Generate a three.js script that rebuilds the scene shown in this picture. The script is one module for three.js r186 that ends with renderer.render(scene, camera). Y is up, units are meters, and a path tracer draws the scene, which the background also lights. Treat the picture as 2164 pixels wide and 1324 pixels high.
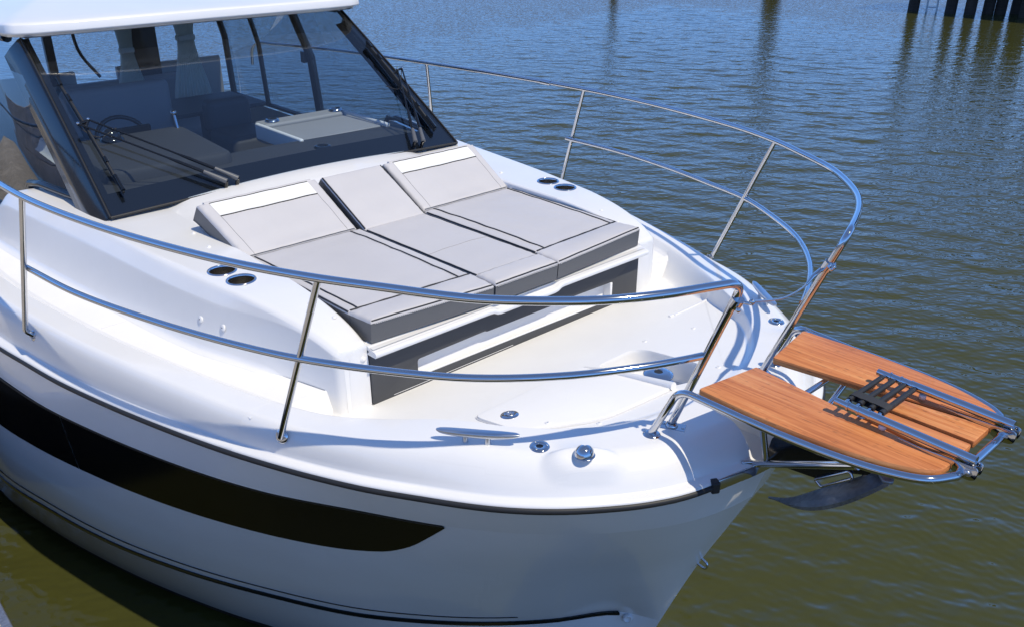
import * as THREE from 'three';
import { mergeGeometries, toCreasedNormals, mergeVertices } from 'three/addons/utils/BufferGeometryUtils.js';
import { RoundedBoxGeometry } from 'three/addons/geometries/RoundedBoxGeometry.js';

const W = 1024, H = 626;
const V = (x, y, z) => new THREE.Vector3(x, y, z);
// heights of everything aboard are written from the windshield foot, which floats 1.75 m above the water
const Y0 = 1.75;

/* ---------- camera ---------- */
const scene = new THREE.Scene();
const camera = new THREE.PerspectiveCamera(39.38, W / H, 0.05, 2000);
{
  const yaw = -2.405467618649134, pitch = -0.44251742072357764;
  camera.position.set(4.43033, 1.45152 + Y0, 2.40022);
  camera.lookAt(camera.position.x + Math.cos(pitch) * Math.cos(yaw), camera.position.y + Math.sin(pitch), camera.position.z + Math.cos(pitch) * Math.sin(yaw));
  camera.updateMatrixWorld();
}

/* ---------- sky ---------- */
{
  const w = 512, h = 256, d = new Float32Array(w * h * 4);
  const stops = [[0, [0.42, 0.80, 1.50]], [10, [0.25, 0.66, 1.62]], [24, [0.17, 0.38, 0.94]], [42, [0.155, 0.27, 0.58]], [90, [0.13, 0.205, 0.42]]];
  const K = 1.0;
  for (let j = 0; j < h; j++) {
    const el = ((j + 0.5) / h - 0.5) * 180;
    let c = [0.20, 0.26, 0.30];
    if (el >= 0) for (let k = 0; k < stops.length - 1; k++) {
      const [a, ca] = stops[k], [b, cb] = stops[k + 1];
      if (el >= a && el <= b) { const t = (el - a) / (b - a); c = ca.map((q, i) => q + (cb[i] - q) * t); }
    }
    for (let i = 0; i < w; i++) { const o = (j * w + i) * 4; d[o] = c[0] * K; d[o + 1] = c[1] * K; d[o + 2] = c[2] * K; d[o + 3] = 1; }
  }
  const t = new THREE.DataTexture(d, w, h, THREE.RGBAFormat, THREE.FloatType);
  t.mapping = THREE.EquirectangularReflectionMapping; t.magFilter = THREE.LinearFilter; t.minFilter = THREE.LinearFilter; t.needsUpdate = true;
  scene.background = t; scene.environment = t;
}

/* ---------- sun ---------- */
const sun = new THREE.DirectionalLight(new THREE.Color(1, 0.90, 0.71), 4.2);
sun.position.set(1 + 0.58 * 30, 30, -0.10 * 30); sun.target.position.set(1, 0, 0);
sun.castShadow = true; sun.shadow.mapSize.set(4096, 4096); sun.shadow.radius = 1;
Object.assign(sun.shadow.camera, { left: -12, right: 12, top: 12, bottom: -12, near: 1, far: 90 });
scene.add(sun, sun.target);

/* ---------- renderer ---------- */
const renderer = new THREE.WebGLRenderer({ antialias: true });
renderer.setSize(W, H);
renderer.toneMapping = THREE.LinearToneMapping;
renderer.toneMappingExposure = 0.905;
renderer.shadowMap.enabled = true;

/* ---------- helpers ---------- */
let seed = 12345;
const rnd = () => { seed = (seed * 1664525 + 1013904223) >>> 0; return seed / 4294967296; };
const lerp = (a, b, t) => a + (b - a) * t;
const clamp = (v, a = 0, b = 1) => Math.min(b, Math.max(a, v));
const sstep = (a, b, v) => { const t = clamp((v - a) / (b - a)); return t * t * (3 - 2 * t); };
function pchip(pts) {                       // monotone cubic through [x, y] pairs
  const n = pts.length, h = [], dl = [], m = new Array(n).fill(0);
  for (let i = 0; i < n - 1; i++) { h[i] = pts[i + 1][0] - pts[i][0]; dl[i] = (pts[i + 1][1] - pts[i][1]) / h[i]; }
  m[0] = dl[0]; m[n - 1] = dl[n - 2];
  for (let i = 1; i < n - 1; i++) if (dl[i - 1] * dl[i] > 0) { const w1 = 2 * h[i] + h[i - 1], w2 = h[i] + 2 * h[i - 1]; m[i] = (w1 + w2) / (w1 / dl[i - 1] + w2 / dl[i]); }
  return x => {
    if (x <= pts[0][0]) return pts[0][1]; if (x >= pts[n - 1][0]) return pts[n - 1][1];
    let i = 0; while (x > pts[i + 1][0]) i++;
    const t = (x - pts[i][0]) / h[i], t2 = t * t, t3 = t2 * t;
    return (2 * t3 - 3 * t2 + 1) * pts[i][1] + (t3 - 2 * t2 + t) * h[i] * m[i] + (3 * t2 - 2 * t3) * pts[i + 1][1] + (t3 - t2) * h[i] * m[i + 1];
  };
}
// a sheet through rows of points
function sheet(rows, closedU = false) {
  const nr = rows.length, nc = rows[0].length, pos = [], idx = [];
  for (const r of rows) for (const p of r) pos.push(p[0], p[1], p[2]);
  for (let i = 0; i < nr - 1; i++) for (let j = 0; j < nc - (closedU ? 0 : 1); j++) {
    const a = i * nc + j, b = i * nc + (j + 1) % nc, c = a + nc, d = b + nc;
    idx.push(a, b, d, a, d, c);
  }
  const g = new THREE.BufferGeometry();
  g.setAttribute('position', new THREE.Float32BufferAttribute(pos, 3)); g.setIndex(idx); g.computeVertexNormals();
  return g;
}
function mirror(g) {
  const m = g.clone(), p = m.attributes.position, n = m.attributes.normal;
  for (let i = 0; i < p.count; i++) { p.setZ(i, -p.getZ(i)); if (n) n.setZ(i, -n.getZ(i)); }
  if (m.index) { const a = m.index.array.slice(); for (let i = 0; i < a.length; i += 3) { const t = a[i]; a[i] = a[i + 1]; a[i + 1] = t; } m.setIndex(new THREE.BufferAttribute(a, 1)); }
  else for (const k of ['position', 'normal', 'uv']) { const q = m.attributes[k]; if (!q) continue; const w = q.itemSize, A = q.array; for (let i = 0; i < q.count; i += 3) for (let c = 0; c < w; c++) { const t = A[(i + 1) * w + c]; A[(i + 1) * w + c] = A[(i + 2) * w + c]; A[(i + 2) * w + c] = t; } }
  return m;
}
const mz = p => [p[0], p[1], -p[2]];
// a polyline whose inner corners are rounded to a radius (one number or one for each point)
function fillet(pts, r, seg = 7) {
  const out = [V(...pts[0])];
  for (let i = 1; i < pts.length - 1; i++) {
    const p = V(...pts[i]), a = V(...pts[i - 1]).sub(p), b = V(...pts[i + 1]).sub(p), la = a.length(), lb = b.length();
    a.normalize(); b.normalize();
    const rr = Array.isArray(r) ? r[i] : r, ang = a.angleTo(b), k = Math.min(rr / Math.tan(ang / 2), la * 0.49, lb * 0.49);
    const s = p.clone().addScaledVector(a, k), e = p.clone().addScaledVector(b, k);
    for (let j = 0; j <= seg; j++) { const t = j / seg; out.push(V(0, 0, 0).addScaledVector(s, (1 - t) * (1 - t)).addScaledVector(p, 2 * t * (1 - t)).addScaledVector(e, t * t)); }
  }
  out.push(V(...pts[pts.length - 1]));
  return out.map(v => [v.x, v.y, v.z]);
}
function smooth(pts, n = 60) { return new THREE.CatmullRomCurve3(pts.map(p => V(...p)), false, 'centripetal').getSpacedPoints(n).map(v => [v.x, v.y, v.z]); }
// a tube along points; r a number or f(t); capped
function tube(pts, r, sides = 12, cap = true) {
  const P = pts.map(p => V(...p)), n = P.length, rows = [], rf = typeof r === 'function' ? r : () => r;
  let up = null; const L = [0];
  for (let i = 1; i < n; i++) L[i] = L[i - 1] + P[i].distanceTo(P[i - 1]);
  for (let i = 0; i < n; i++) {
    const t = P[Math.min(i + 1, n - 1)].clone().sub(P[Math.max(i - 1, 0)]).normalize();
    if (!up) up = Math.abs(t.y) < 0.9 ? V(0, 1, 0) : V(1, 0, 0);
    up = up.clone().addScaledVector(t, -up.dot(t)).normalize();
    const s = t.clone().cross(up), rr = rf(L[i] / L[n - 1]), row = [];
    for (let k = 0; k < sides; k++) { const a = k / sides * Math.PI * 2; const q = P[i].clone().addScaledVector(up, Math.cos(a) * rr).addScaledVector(s, Math.sin(a) * rr); row.push([q.x, q.y, q.z]); }
    rows.push(row);
  }
  const g = sheet(rows, true);
  if (!cap) return g;
  const caps = [];
  for (const e of [0, n - 1]) {
    const pos = [P[e].x, P[e].y, P[e].z], idx = []; rows[e].forEach(q => pos.push(...q));
    for (let k = 0; k < sides; k++) idx.push(0, 1 + k, 1 + (k + 1) % sides);
    const c = new THREE.BufferGeometry(); c.setAttribute('position', new THREE.Float32BufferAttribute(pos, 3)); c.setIndex(idx); c.computeVertexNormals(); caps.push(c);
  }
  return join([g, ...caps]);
}
const strip = g => { const o = new THREE.BufferGeometry(), q = g.index ? g.toNonIndexed() : g; o.setAttribute('position', q.attributes.position.clone()); o.setAttribute('normal', q.attributes.normal.clone()); return o; };
const join = gs => mergeGeometries(gs.map(strip));
function box(w, h, d, x, y, z, r = 0.004, turn = 0) {
  const g = new RoundedBoxGeometry(w, h, d, 2, Math.min(r, w / 2.01, h / 2.01, d / 2.01));
  if (turn) g.rotateY(turn);
  g.translate(x, y, z); return g;
}
// outline [a, b] pairs in a plane, pulled to a thickness with rounded edges. plane 'xz': lies flat, top at y; 'xy': upright, centred on z; 'zy': upright across, face at x
function slab(out, thick, plane, at, bevel = 0.003, holes = []) {
  const s = new THREE.Shape(out.map(p => new THREE.Vector2(p[0], p[1])));
  for (const hle of holes) s.holes.push(new THREE.Path(hle.map(p => new THREE.Vector2(p[0], p[1]))));
  const b = Math.min(bevel, thick / 2.2);
  const g = new THREE.ExtrudeGeometry(s, { depth: thick - 2 * b, bevelEnabled: b > 0, bevelThickness: b, bevelSize: b, bevelOffset: -b, bevelSegments: 2, curveSegments: 8 });
  const p = g.attributes.position;
  for (let i = 0; i < p.count; i++) {
    const a = p.getX(i), c = p.getY(i), t = p.getZ(i) + b;
    if (plane === 'xz') p.setXYZ(i, a, at - thick + t, c);
    else if (plane === 'xy') p.setXYZ(i, a, c, at - thick / 2 + t);
    else p.setXYZ(i, at - thick + t, c, a);
  }
  return toCreasedNormals(g, 0.6);
}
function flat(out, holes, yf) {             // a thin sheet over a plan outline [x, z]
  const s = new THREE.Shape(out.map(p => new THREE.Vector2(p[0], p[1])));
  for (const hle of holes) s.holes.push(new THREE.Path(hle.map(p => new THREE.Vector2(p[0], p[1]))));
  const g = new THREE.ShapeGeometry(s), p = g.attributes.position;
  for (let i = 0; i < p.count; i++) { const x = p.getX(i), z = p.getY(i); p.setXYZ(i, x, yf(x, z), z); }
  g.computeVertexNormals(); return g;
}
const circle = (cx, cz, r, n = 28) => Array.from({ length: n }, (_, i) => [cx + r * Math.cos(i / n * 6.28319), cz + r * Math.sin(i / n * 6.28319)]);
function roundPoly(pts, r, seg = 5) {
  const out = [], n = pts.length;
  for (let i = 0; i < n; i++) {
    const p = pts[i], a = pts[(i + n - 1) % n], b = pts[(i + 1) % n];
    const da = [a[0] - p[0], a[1] - p[1]], db = [b[0] - p[0], b[1] - p[1]], la = Math.hypot(...da), lb = Math.hypot(...db);
    const rr = Math.min(Array.isArray(r) ? r[i] : r, la * 0.49, lb * 0.49);
    const s = [p[0] + da[0] / la * rr, p[1] + da[1] / la * rr], e = [p[0] + db[0] / lb * rr, p[1] + db[1] / lb * rr];
    for (let j = 0; j <= seg; j++) { const t = j / seg; out.push([(1 - t) * (1 - t) * s[0] + 2 * t * (1 - t) * p[0] + t * t * e[0], (1 - t) * (1 - t) * s[1] + 2 * t * (1 - t) * p[1] + t * t * e[1]]); }
  }
  return out;
}
function lathe(prof, x, y, z, seg = 28, tilt = null) {
  const g = new THREE.LatheGeometry(prof.map(p => new THREE.Vector2(p[0], p[1])), seg);
  if (tilt) g.applyQuaternion(new THREE.Quaternion().setFromUnitVectors(V(0, 1, 0), V(...tilt).normalize()));
  g.translate(x, y, z); return g;
}
function ball(r, x, y, z, sx = 1, sy = 1, sz = 1) { const g = new THREE.SphereGeometry(r, 20, 14); g.scale(sx, sy, sz); g.translate(x, y, z); return g; }

/* ---------- textures ---------- */
function fieldTexture(w, h, f, srgb = false) {
  const d = new Uint8Array(w * h * 4);
  for (let j = 0; j < h; j++) for (let i = 0; i < w; i++) { const c = f(i / w, j / h), o = (j * w + i) * 4; const q = Array.isArray(c) ? c : [c, c, c]; for (let k = 0; k < 3; k++) d[o + k] = clamp(Math.round(q[k] * 255), 0, 255); d[o + 3] = 255; }
  const t = new THREE.DataTexture(d, w, h, THREE.RGBAFormat); t.wrapS = t.wrapT = THREE.RepeatWrapping; t.magFilter = THREE.LinearFilter; t.minFilter = THREE.LinearMipmapLinearFilter; t.generateMipmaps = true;
  if (srgb) t.colorSpace = THREE.SRGBColorSpace; t.needsUpdate = true; return t;
}
const hash = (i, j, s) => { let n = (i * 374761393 + j * 668265263 + s * 1442695041) | 0; n = Math.imul(n ^ (n >>> 13), 1274126177); return ((n ^ (n >>> 16)) >>> 0) / 4294967296; };
function vnoise(x, y, px, py, s) {          // value noise with periods px, py
  const i = Math.floor(x), j = Math.floor(y), u = x - i, v = y - j, a = u * u * (3 - 2 * u), b = v * v * (3 - 2 * v), m = (q, p) => ((q % p) + p) % p;
  const h = (p, q) => hash(m(p, px), m(q, py), s);
  return lerp(lerp(h(i, j), h(i + 1, j), a), lerp(h(i, j + 1), h(i + 1, j + 1), a), b);
}
const fbm = (u, v, fx, fy, s, oct = 4) => { let t = 0, a = 0.5, n = 0; for (let k = 0; k < oct; k++) { t += a * vnoise(u * fx, v * fy, fx, fy, s + k); n += a; a *= 0.5; fx *= 2; fy *= 2; } return t / n; };
const texGel = fieldTexture(512, 512, (u, v) => { const n = fbm(u, v, 5, 5, 3, 5), s = vnoise(u * 190, v * 190, 190, 190, 9); const q = 0.975 + 0.025 * n - (s > 0.985 ? 0.06 * (s - 0.985) / 0.015 : 0); return [q, q, q]; }, true);
const texGelRough = fieldTexture(512, 512, (u, v) => 0.94 + 0.06 * fbm(u, v, 9, 9, 31, 5));
const texGrip = fieldTexture(512, 512, (u, v) => { const a = u * 96, b = v * 96; return 0.5 + 0.35 * Math.sin(a * 6.2832) * Math.sin(b * 6.2832) + 0.15 * (hash(Math.floor(u * 512), Math.floor(v * 512), 5) - 0.5); });
const texVinyl = fieldTexture(512, 512, (u, v) => { let d = 9, x = u * 90, y = v * 90; const i = Math.floor(x), j = Math.floor(y); for (let a = -1; a < 2; a++) for (let b = -1; b < 2; b++) { const p = ((i + a) % 90 + 90) % 90, q = ((j + b) % 90 + 90) % 90; d = Math.min(d, Math.hypot(i + a + hash(p, q, 1) - x, j + b + hash(p, q, 2) - y)); } return clamp(1.1 - d); });
const texVinylTone = fieldTexture(256, 256, (u, v) => { const q = 0.96 + 0.04 * fbm(u, v, 4, 4, 71, 5); return [q, q, q]; }, true);
const teakField = (u, v) => {
  const wv = v + 0.012 * (fbm(u, v, 2, 3, 21, 3) - 0.5);
  const g = fbm(u, wv, 5, 130, 41, 4), f = vnoise(u * 34, wv * 400, 34, 400, 55), b = fbm(u, v, 3, 5, 61, 4), c = vnoise(u * 5, wv * 26, 5, 26, 81);
  return { g, f, b, c, pore: f > 0.8 && c > 0.42 ? (f - 0.8) / 0.2 : 0 };
};
const texTeak = fieldTexture(1024, 1024, (u, v) => {
  const { g, f, b, c, pore } = teakField(u, v), m = 0.5 * g + 0.3 * b + 0.2 * c;
  const light = [0.905, 0.675, 0.46], mid = [0.815, 0.54, 0.335], dark = [0.66, 0.395, 0.22], k = clamp((m - 0.22) / 0.56);
  const q = k > 0.5 ? mid.map((a, i) => lerp(a, light[i], (k - 0.5) * 2)) : dark.map((a, i) => lerp(a, mid[i], k * 2));
  return q.map((a, i) => a * (1 - 0.34 * pore) + 0.035 * (f - 0.5));
}, true);
const texTeakBump = fieldTexture(1024, 1024, (u, v) => { const { g, pore } = teakField(u, v); return 0.55 + 0.3 * g - 0.5 * pore; });
const texBoard = fieldTexture(512, 512, (u, v) => { const g = fbm(u, v, 3, 60, 91, 4), b = fbm(u, v, 4, 4, 95, 4), k = 0.62 + 0.38 * g + 0.2 * (b - 0.5); return [0.46 * k, 0.40 * k, 0.35 * k]; }, true);
const texPale = fieldTexture(512, 512, (u, v) => { const g = fbm(u, v, 3, 60, 91, 4), b = fbm(u, v, 4, 4, 95, 4), k = 0.72 + 0.36 * g + 0.2 * (b - 0.5); return [0.76 * k, 0.73 * k, 0.68 * k]; }, true);
const texGranite = fieldTexture(512, 512, (u, v) => { const a = fbm(u, v, 8, 8, 171, 4), f = vnoise(u * 150, v * 150, 150, 150, 173), k = 0.72 + 0.2 * a + (f > 0.8 ? -0.25 : 0.08 * f); return [0.98 * k, 0.93 * k, 0.89 * k]; }, true);
const texMetalScuff = fieldTexture(512, 512, (u, v) => 0.55 + 0.45 * fbm(u, v, 20, 20, 141, 5));
const texRust = fieldTexture(512, 512, (u, v) => { const b = fbm(u, v, 6, 6, 151, 5), f = vnoise(u * 120, v * 120, 120, 120, 152), q = 0.36 + 0.30 * b + 0.1 * f; return [q, q * 1.02, q * 1.06]; }, true);
// ripples for water: sums of waves that repeat on a tile
const ripple = (() => {
  const ws = []; let s0 = seed; seed = 777;
  for (let k = 0; k < 110; k++) { const a = 0.78 + (rnd() + rnd() - 1) * 1.3, n = 12 + 105 * Math.pow(rnd(), 1.3), kx = Math.round(Math.cos(a) * n), ky = Math.round(Math.sin(a) * n); ws.push([kx, ky, rnd() * 6.2832, Math.pow(Math.hypot(kx, ky) + 1, -0.9)]); }
  seed = s0; return ws;
})();
const texRipple = fieldTexture(1024, 1024, (u, v) => { let t = 0, n = 0; for (const [a, b, p, A] of ripple) { t += A * Math.sin(6.2832 * (a * u + b * v) + p); n += A * A; } return 0.5 + 0.17 * t / Math.sqrt(n / 2); });

/* ---------- materials ---------- */
const C3 = (r, g, b) => new THREE.Color().setRGB(r, g, b);
const phys = o => new THREE.MeshPhysicalMaterial(o);
const rep = (t, s) => { const c = t.clone(); c.repeat.set(s, s); c.needsUpdate = true; return c; };
const M = {
  gel: phys({ color: C3(0.82, 0.82, 0.82), map: texGel, roughness: 0.3, roughnessMap: texGelRough, clearcoat: 0.5, clearcoatRoughness: 0.06 }),
  hull: phys({ color: C3(0.86, 0.86, 0.86), map: texGel, roughness: 0.25, roughnessMap: texGelRough, clearcoat: 0.8, clearcoatRoughness: 0.02 }),
  grip: phys({ color: C3(0.83, 0.83, 0.83), map: texGel, roughness: 0.62, bumpMap: rep(texGrip, 1.4), bumpScale: 0.0004 }),
  brushed: phys({ color: C3(0.66, 0.63, 0.58), metalness: 1, roughness: 0.2 }),
  steel: phys({ color: C3(0.60, 0.605, 0.62), metalness: 1, roughness: 0.09, roughnessMap: texMetalScuff }),
  satin: phys({ color: C3(0.62, 0.64, 0.67), metalness: 1, roughness: 0.34 }),
  galv: phys({ color: C3(1, 1, 1), map: texRust, metalness: 0.7, roughness: 0.36, bumpMap: rep(texMetalScuff, 6), bumpScale: 0.0006 }),
  vinyl: phys({ color: C3(0.575, 0.56, 0.565), map: texVinylTone, roughness: 0.52, bumpMap: rep(texVinyl, 6), bumpScale: 0.00025, sheen: 0.15 }),
  vinylWhite: phys({ color: C3(0.84, 0.84, 0.82), map: texVinylTone, roughness: 0.5, bumpMap: rep(texVinyl, 6), bumpScale: 0.00025 }),
  charcoal: phys({ color: C3(0.105, 0.11, 0.12), map: texVinylTone, roughness: 0.45, bumpMap: rep(texVinyl, 6), bumpScale: 0.0003 }),
  hood: phys({ color: C3(0.11, 0.115, 0.125), roughness: 0.35 }),
  webbing: phys({ color: C3(0.03, 0.031, 0.034), roughness: 0.8 }),
  piping: phys({ color: C3(0.02, 0.021, 0.024), roughness: 0.5 }),
  thread: phys({ color: C3(0.62, 0.62, 0.62), roughness: 0.7 }),
  panel: phys({ color: C3(0.082, 0.085, 0.092), map: texVinylTone, roughness: 0.6, specularIntensity: 0.15 }),
  teak: phys({ color: C3(0.95, 0.83, 0.70), map: texTeak, roughness: 0.55, bumpMap: texTeakBump, bumpScale: 0.0009 }),
  black: phys({ color: C3(0.008, 0.009, 0.011), roughness: 0.14 }),
  rubber: phys({ color: C3(0.018, 0.019, 0.021), roughness: 0.55 }),
  frit: phys({ color: C3(0.004, 0.005, 0.007), roughness: 0.25 }),
  hullGlass: phys({ color: C3(0.005, 0.005, 0.005), roughness: 0.12, ior: 1.3, specularIntensity: 0.6 }),
  glass: phys({ color: C3(0.82, 0.89, 0.94), transmission: 1, thickness: 0, roughness: 0, ior: 1.75 }),
  sideGlass: phys({ color: C3(0.5, 0.56, 0.6), transmission: 1, thickness: 0, roughness: 0, ior: 1.75 }),
  dash: phys({ color: C3(0.042, 0.044, 0.05), map: texVinylTone, roughness: 0.65, bumpMap: rep(texVinyl, 4), bumpScale: 0.0005 }),
  lining: phys({ color: C3(0.42, 0.41, 0.39), roughness: 0.7 }),
  sole: phys({ color: C3(0.5, 0.42, 0.34), map: texBoard, roughness: 0.5 }),
  seatGrey: phys({ color: C3(0.33, 0.33, 0.345), map: texVinylTone, roughness: 0.6 }),
  seatDark: phys({ color: C3(0.07, 0.072, 0.08), map: texVinylTone, roughness: 0.6 }),
  curtain: phys({ color: C3(0.82, 0.83, 0.76), roughness: 0.9, transmission: 0.3, thickness: 0 }),
  antifoul: phys({ color: C3(0.022, 0.020, 0.018), roughness: 0.8 }),
  scum: phys({ color: C3(0.20, 0.155, 0.10), map: texRust, roughness: 0.9 }),
  white: phys({ color: C3(0.80, 0.80, 0.80), roughness: 0.5 }),
  nylon: phys({ color: C3(0.62, 0.62, 0.64), roughness: 0.5 }),
  board: phys({ color: C3(1, 1, 1), map: texPale, roughness: 0.85 }),
  granite: phys({ color: C3(1, 1, 1), map: texGranite, roughness: 0.8 }),
  pile: phys({ color: C3(0.35, 0.32, 0.30), map: texBoard, roughness: 0.9 }),
  bark: phys({ color: C3(0.09, 0.07, 0.05), roughness: 0.95 }),
  leaf: phys({ color: C3(0.075, 0.085, 0.024), roughness: 0.8 }),
  leafDry: phys({ color: C3(0.13, 0.10, 0.035), roughness: 0.8 }),
  soil: phys({ color: C3(0.11, 0.09, 0.06), roughness: 1 }),
  water: phys({ color: C3(0.050, 0.053, 0.014), roughness: 0.03, ior: 1.36, bumpMap: texRipple, bumpScale: 0.011 }),
  paint: phys({ color: C3(0.55, 0.57, 0.58), roughness: 0.5 }),
  wall: phys({ color: C3(0.45, 0.41, 0.36), roughness: 0.85 }),
};

/* ---------- scene building ---------- */
const bases = new WeakMap(), used = {};
const numbered = n => { const k = used[n] = (used[n] ?? -1) + 1; return k ? `${n}_${String(k).padStart(3, '0')}` : n; };
function thing(name, label, category, base, group) {       // base in boat heights
  const o = new THREE.Group(); o.name = numbered(name); o.position.set(base[0], base[1] + Y0, base[2]);
  o.userData = { label, category }; if (group) o.userData.group = group;
  bases.set(o, base); scene.add(o); return o;
}
function boxUV(g, along) {                                  // uv in metres from the direction that each face points
  const p = g.attributes.position, n = g.attributes.normal, uv = new Float32Array(p.count * 2);
  for (let i = 0; i < p.count; i++) {
    const ax = Math.abs(n.getX(i)), ay = Math.abs(n.getY(i)), az = Math.abs(n.getZ(i)), x = p.getX(i), y = p.getY(i), z = p.getZ(i);
    let a, b; if (ay >= ax && ay >= az) { a = x; b = z; } else if (az >= ax) { a = x; b = y; } else { a = along ? y : z; b = along ? z : y; }
    uv[2 * i] = a; uv[2 * i + 1] = b;
  }
  g.setAttribute('uv', new THREE.BufferAttribute(uv, 2));
}
const SAG = new Set(['hull', 'gunwale', 'side_deck', 'rub_rail', 'rub_rail_foot', 'hull_window', 'window_trim', 'coaming']);   // the sheer drops towards the stern
function sag(g) { const p = g.attributes.position; for (let i = 0; i < p.count; i++) { const x = p.getX(i), y = p.getY(i); if (x < -0.9) p.setY(i, y - 0.26 * sstep(0.9, 2.4, -x) * sstep(-1.2, -0.5, y)); } }
function part(name, geos, mat, parent, opt = {}) {
  const g = Array.isArray(geos) ? (geos.length > 1 ? join(geos) : strip(geos[0])) : strip(geos);
  const b = bases.get(parent) || [0, -Y0, 0];
  if (SAG.has(name)) sag(g);
  if (!opt.uv) boxUV(g, opt.along);
  if (opt.shift) { const u = g.attributes.uv; for (let i = 0; i < u.count; i++) u.setXY(i, u.getX(i) + opt.shift[0], u.getY(i) + opt.shift[1]); }
  g.translate(-b[0], -b[1], -b[2]);
  const m = new THREE.Mesh(g, mat); m.name = name; m.castShadow = m.receiveShadow = true; bases.set(m, b);
  if (opt.label) m.userData.label = opt.label; if (opt.kind) m.userData.kind = opt.kind;
  parent.add(m); return m;
}
function structure(name, geos, mat, opt) { const m = part(name, geos, mat, scene, opt); m.position.y = 0; m.userData.kind = 'structure'; return m; }

/* ================= water ================= */
{
  const line = (a, b, step, far) => { const o = []; for (let v = a; v <= b + 1e-6; v += step) o.push(v); let s = step, v = b; while (v < far) { s *= 1.13; v += s; o.push(v); } s = step; v = a; while (v > -far) { s *= 1.13; v -= s; o.unshift(v); } return o; };
  const xs = line(-13, 7.5, 0.05, 420), zs = line(-21, 2.6, 0.05, 420);
  const s0 = seed; seed = 4242; const wv = [];
  for (let k = 0; k < 46; k++) {
    const lam = 0.2 + 0.75 * Math.pow(rnd(), 1.9), dir = 0.78 + (rnd() + rnd() - 1) * 1.0, q = 2 * Math.PI / lam;
    wv.push([q * Math.cos(dir), q * Math.sin(dir), rnd() * 6.2832, 0.0022 * Math.pow(lam, 1.1) * (0.6 + 0.8 * rnd()), lam]);
  }
  seed = s0;
  const nx = xs.length, nz = zs.length, pos = new Float32Array(nx * nz * 3), nor = new Float32Array(nx * nz * 3), uv = new Float32Array(nx * nz * 2), idx = new Uint32Array((nx - 1) * (nz - 1) * 6);
  const cell = (a, i) => Math.max(i ? a[i] - a[i - 1] : 0, i < a.length - 1 ? a[i + 1] - a[i] : 0);
  for (let j = 0, o = 0; j < nz; j++) for (let i = 0; i < nx; i++, o++) {
    const x = xs[i], z = zs[j], c = Math.max(cell(xs, i), cell(zs, j)); let y = 0, dx = 0, dz = 0;
    const patch = 0.75 + 0.5 * Math.sin(0.31 * x + 0.5 * Math.sin(0.23 * z)) * Math.sin(0.27 * z + 1.3);   // gusts: rougher and calmer patches
    for (const [kx, kz, p, A0, lam] of wv) { const f = clamp(lam / c / 2.5 - 0.6); if (!f) continue; const A = A0 * f * patch, ph = kx * x + kz * z + p, sn = Math.sin(ph), cs = Math.cos(ph); y += A * sn; dx += A * kx * cs; dz += A * kz * cs; }
    pos.set([x, y, z], o * 3); const l = Math.hypot(dx, 1, dz); nor.set([-dx / l, 1 / l, -dz / l], o * 3); uv.set([x / 5, z / 5], o * 2);
  }
  for (let j = 0, o = 0; j < nz - 1; j++) for (let i = 0; i < nx - 1; i++) { const a = j * nx + i; idx.set([a, a + nx, a + 1, a + 1, a + nx, a + nx + 1], o); o += 6; }
  const g = new THREE.BufferGeometry(); g.setAttribute('position', new THREE.BufferAttribute(pos, 3)); g.setAttribute('normal', new THREE.BufferAttribute(nor, 3)); g.setAttribute('uv', new THREE.BufferAttribute(uv, 2)); g.setIndex(new THREE.BufferAttribute(idx, 1));
  const m = new THREE.Mesh(g, M.water); m.name = 'water'; m.userData.kind = 'structure'; m.receiveShadow = true; scene.add(m);
}

/* ================= boat ================= */
const boat = thing('motor_boat', 'white motor cruiser with steel bow rails and teak bow platform', 'boat', [0, -Y0, 0]);

/* ----- hull lines: half breadth at a few heights ----- */
const XA = -6;
const LINES = [
  [-0.30, [[-6, 1.62], [-4, 1.74], [-2.2, 1.795], [-1, 1.80], [-0.3, 1.775], [0.126, 1.735], [0.40, 1.69], [0.676, 1.642], [0.979, 1.573], [1.42, 1.456], [1.808, 1.338], [2.267, 1.154], [2.463, 1.047], [2.711, 0.892], [2.833, 0.782], [2.937, 0.656], [3.029, 0.513], [3.083, 0.388], [3.122, 0.215], [3.148, 0.08], [3.155, 0]]],
  [-0.52, [[-6, 1.6], [-4, 1.73], [-2.2, 1.80], [-1, 1.81], [-0.2, 1.787], [0.356, 1.716], [0.85, 1.60], [1.331, 1.458], [1.79, 1.284], [2.141, 1.093], [2.446, 0.915], [2.606, 0.80], [2.737, 0.682], [2.892, 0.506], [3.024, 0.281], [3.077, 0.098], [3.0897, 0]]],
  [-1.38, [[-6, 1.6], [-4, 1.75], [-2, 1.86], [-1, 1.87], [-0.334, 1.831], [0.21, 1.708], [0.63, 1.579], [1.068, 1.393], [1.513, 1.152], [1.82, 0.958], [2.026, 0.786], [2.236, 0.577], [2.42, 0.348], [2.587, 0.092], [2.74, 0]]],
  [-1.75, [[-6, 1.5], [-4, 1.7], [-2, 1.82], [-0.793, 1.798], [-0.153, 1.676], [0.458, 1.492], [0.994, 1.278], [1.199, 1.181], [1.7, 0.9], [2.1, 0.6], [2.4, 0.3], [2.61, 0]]],
  [-2.3, [[-6, 0.5], [-2, 0.62], [0, 0.5], [1.2, 0.3], [2.2, 0]]],
];
for (const L of LINES) { const e = L[1][L[1].length - 1][0]; L[2] = pchip(L[1].map(([x, z]) => [(x - XA) / (e - XA), z])); L[3] = pchip(L[1]); }
const stemX = pchip([[0.30, 3.155], [0.348, 3.15], [0.431, 3.13], [0.52, 3.0897], [0.704, 3.009], [0.949, 2.902], [1.413, 2.728], [1.75, 2.61], [2.3, 2.2]]);
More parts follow.
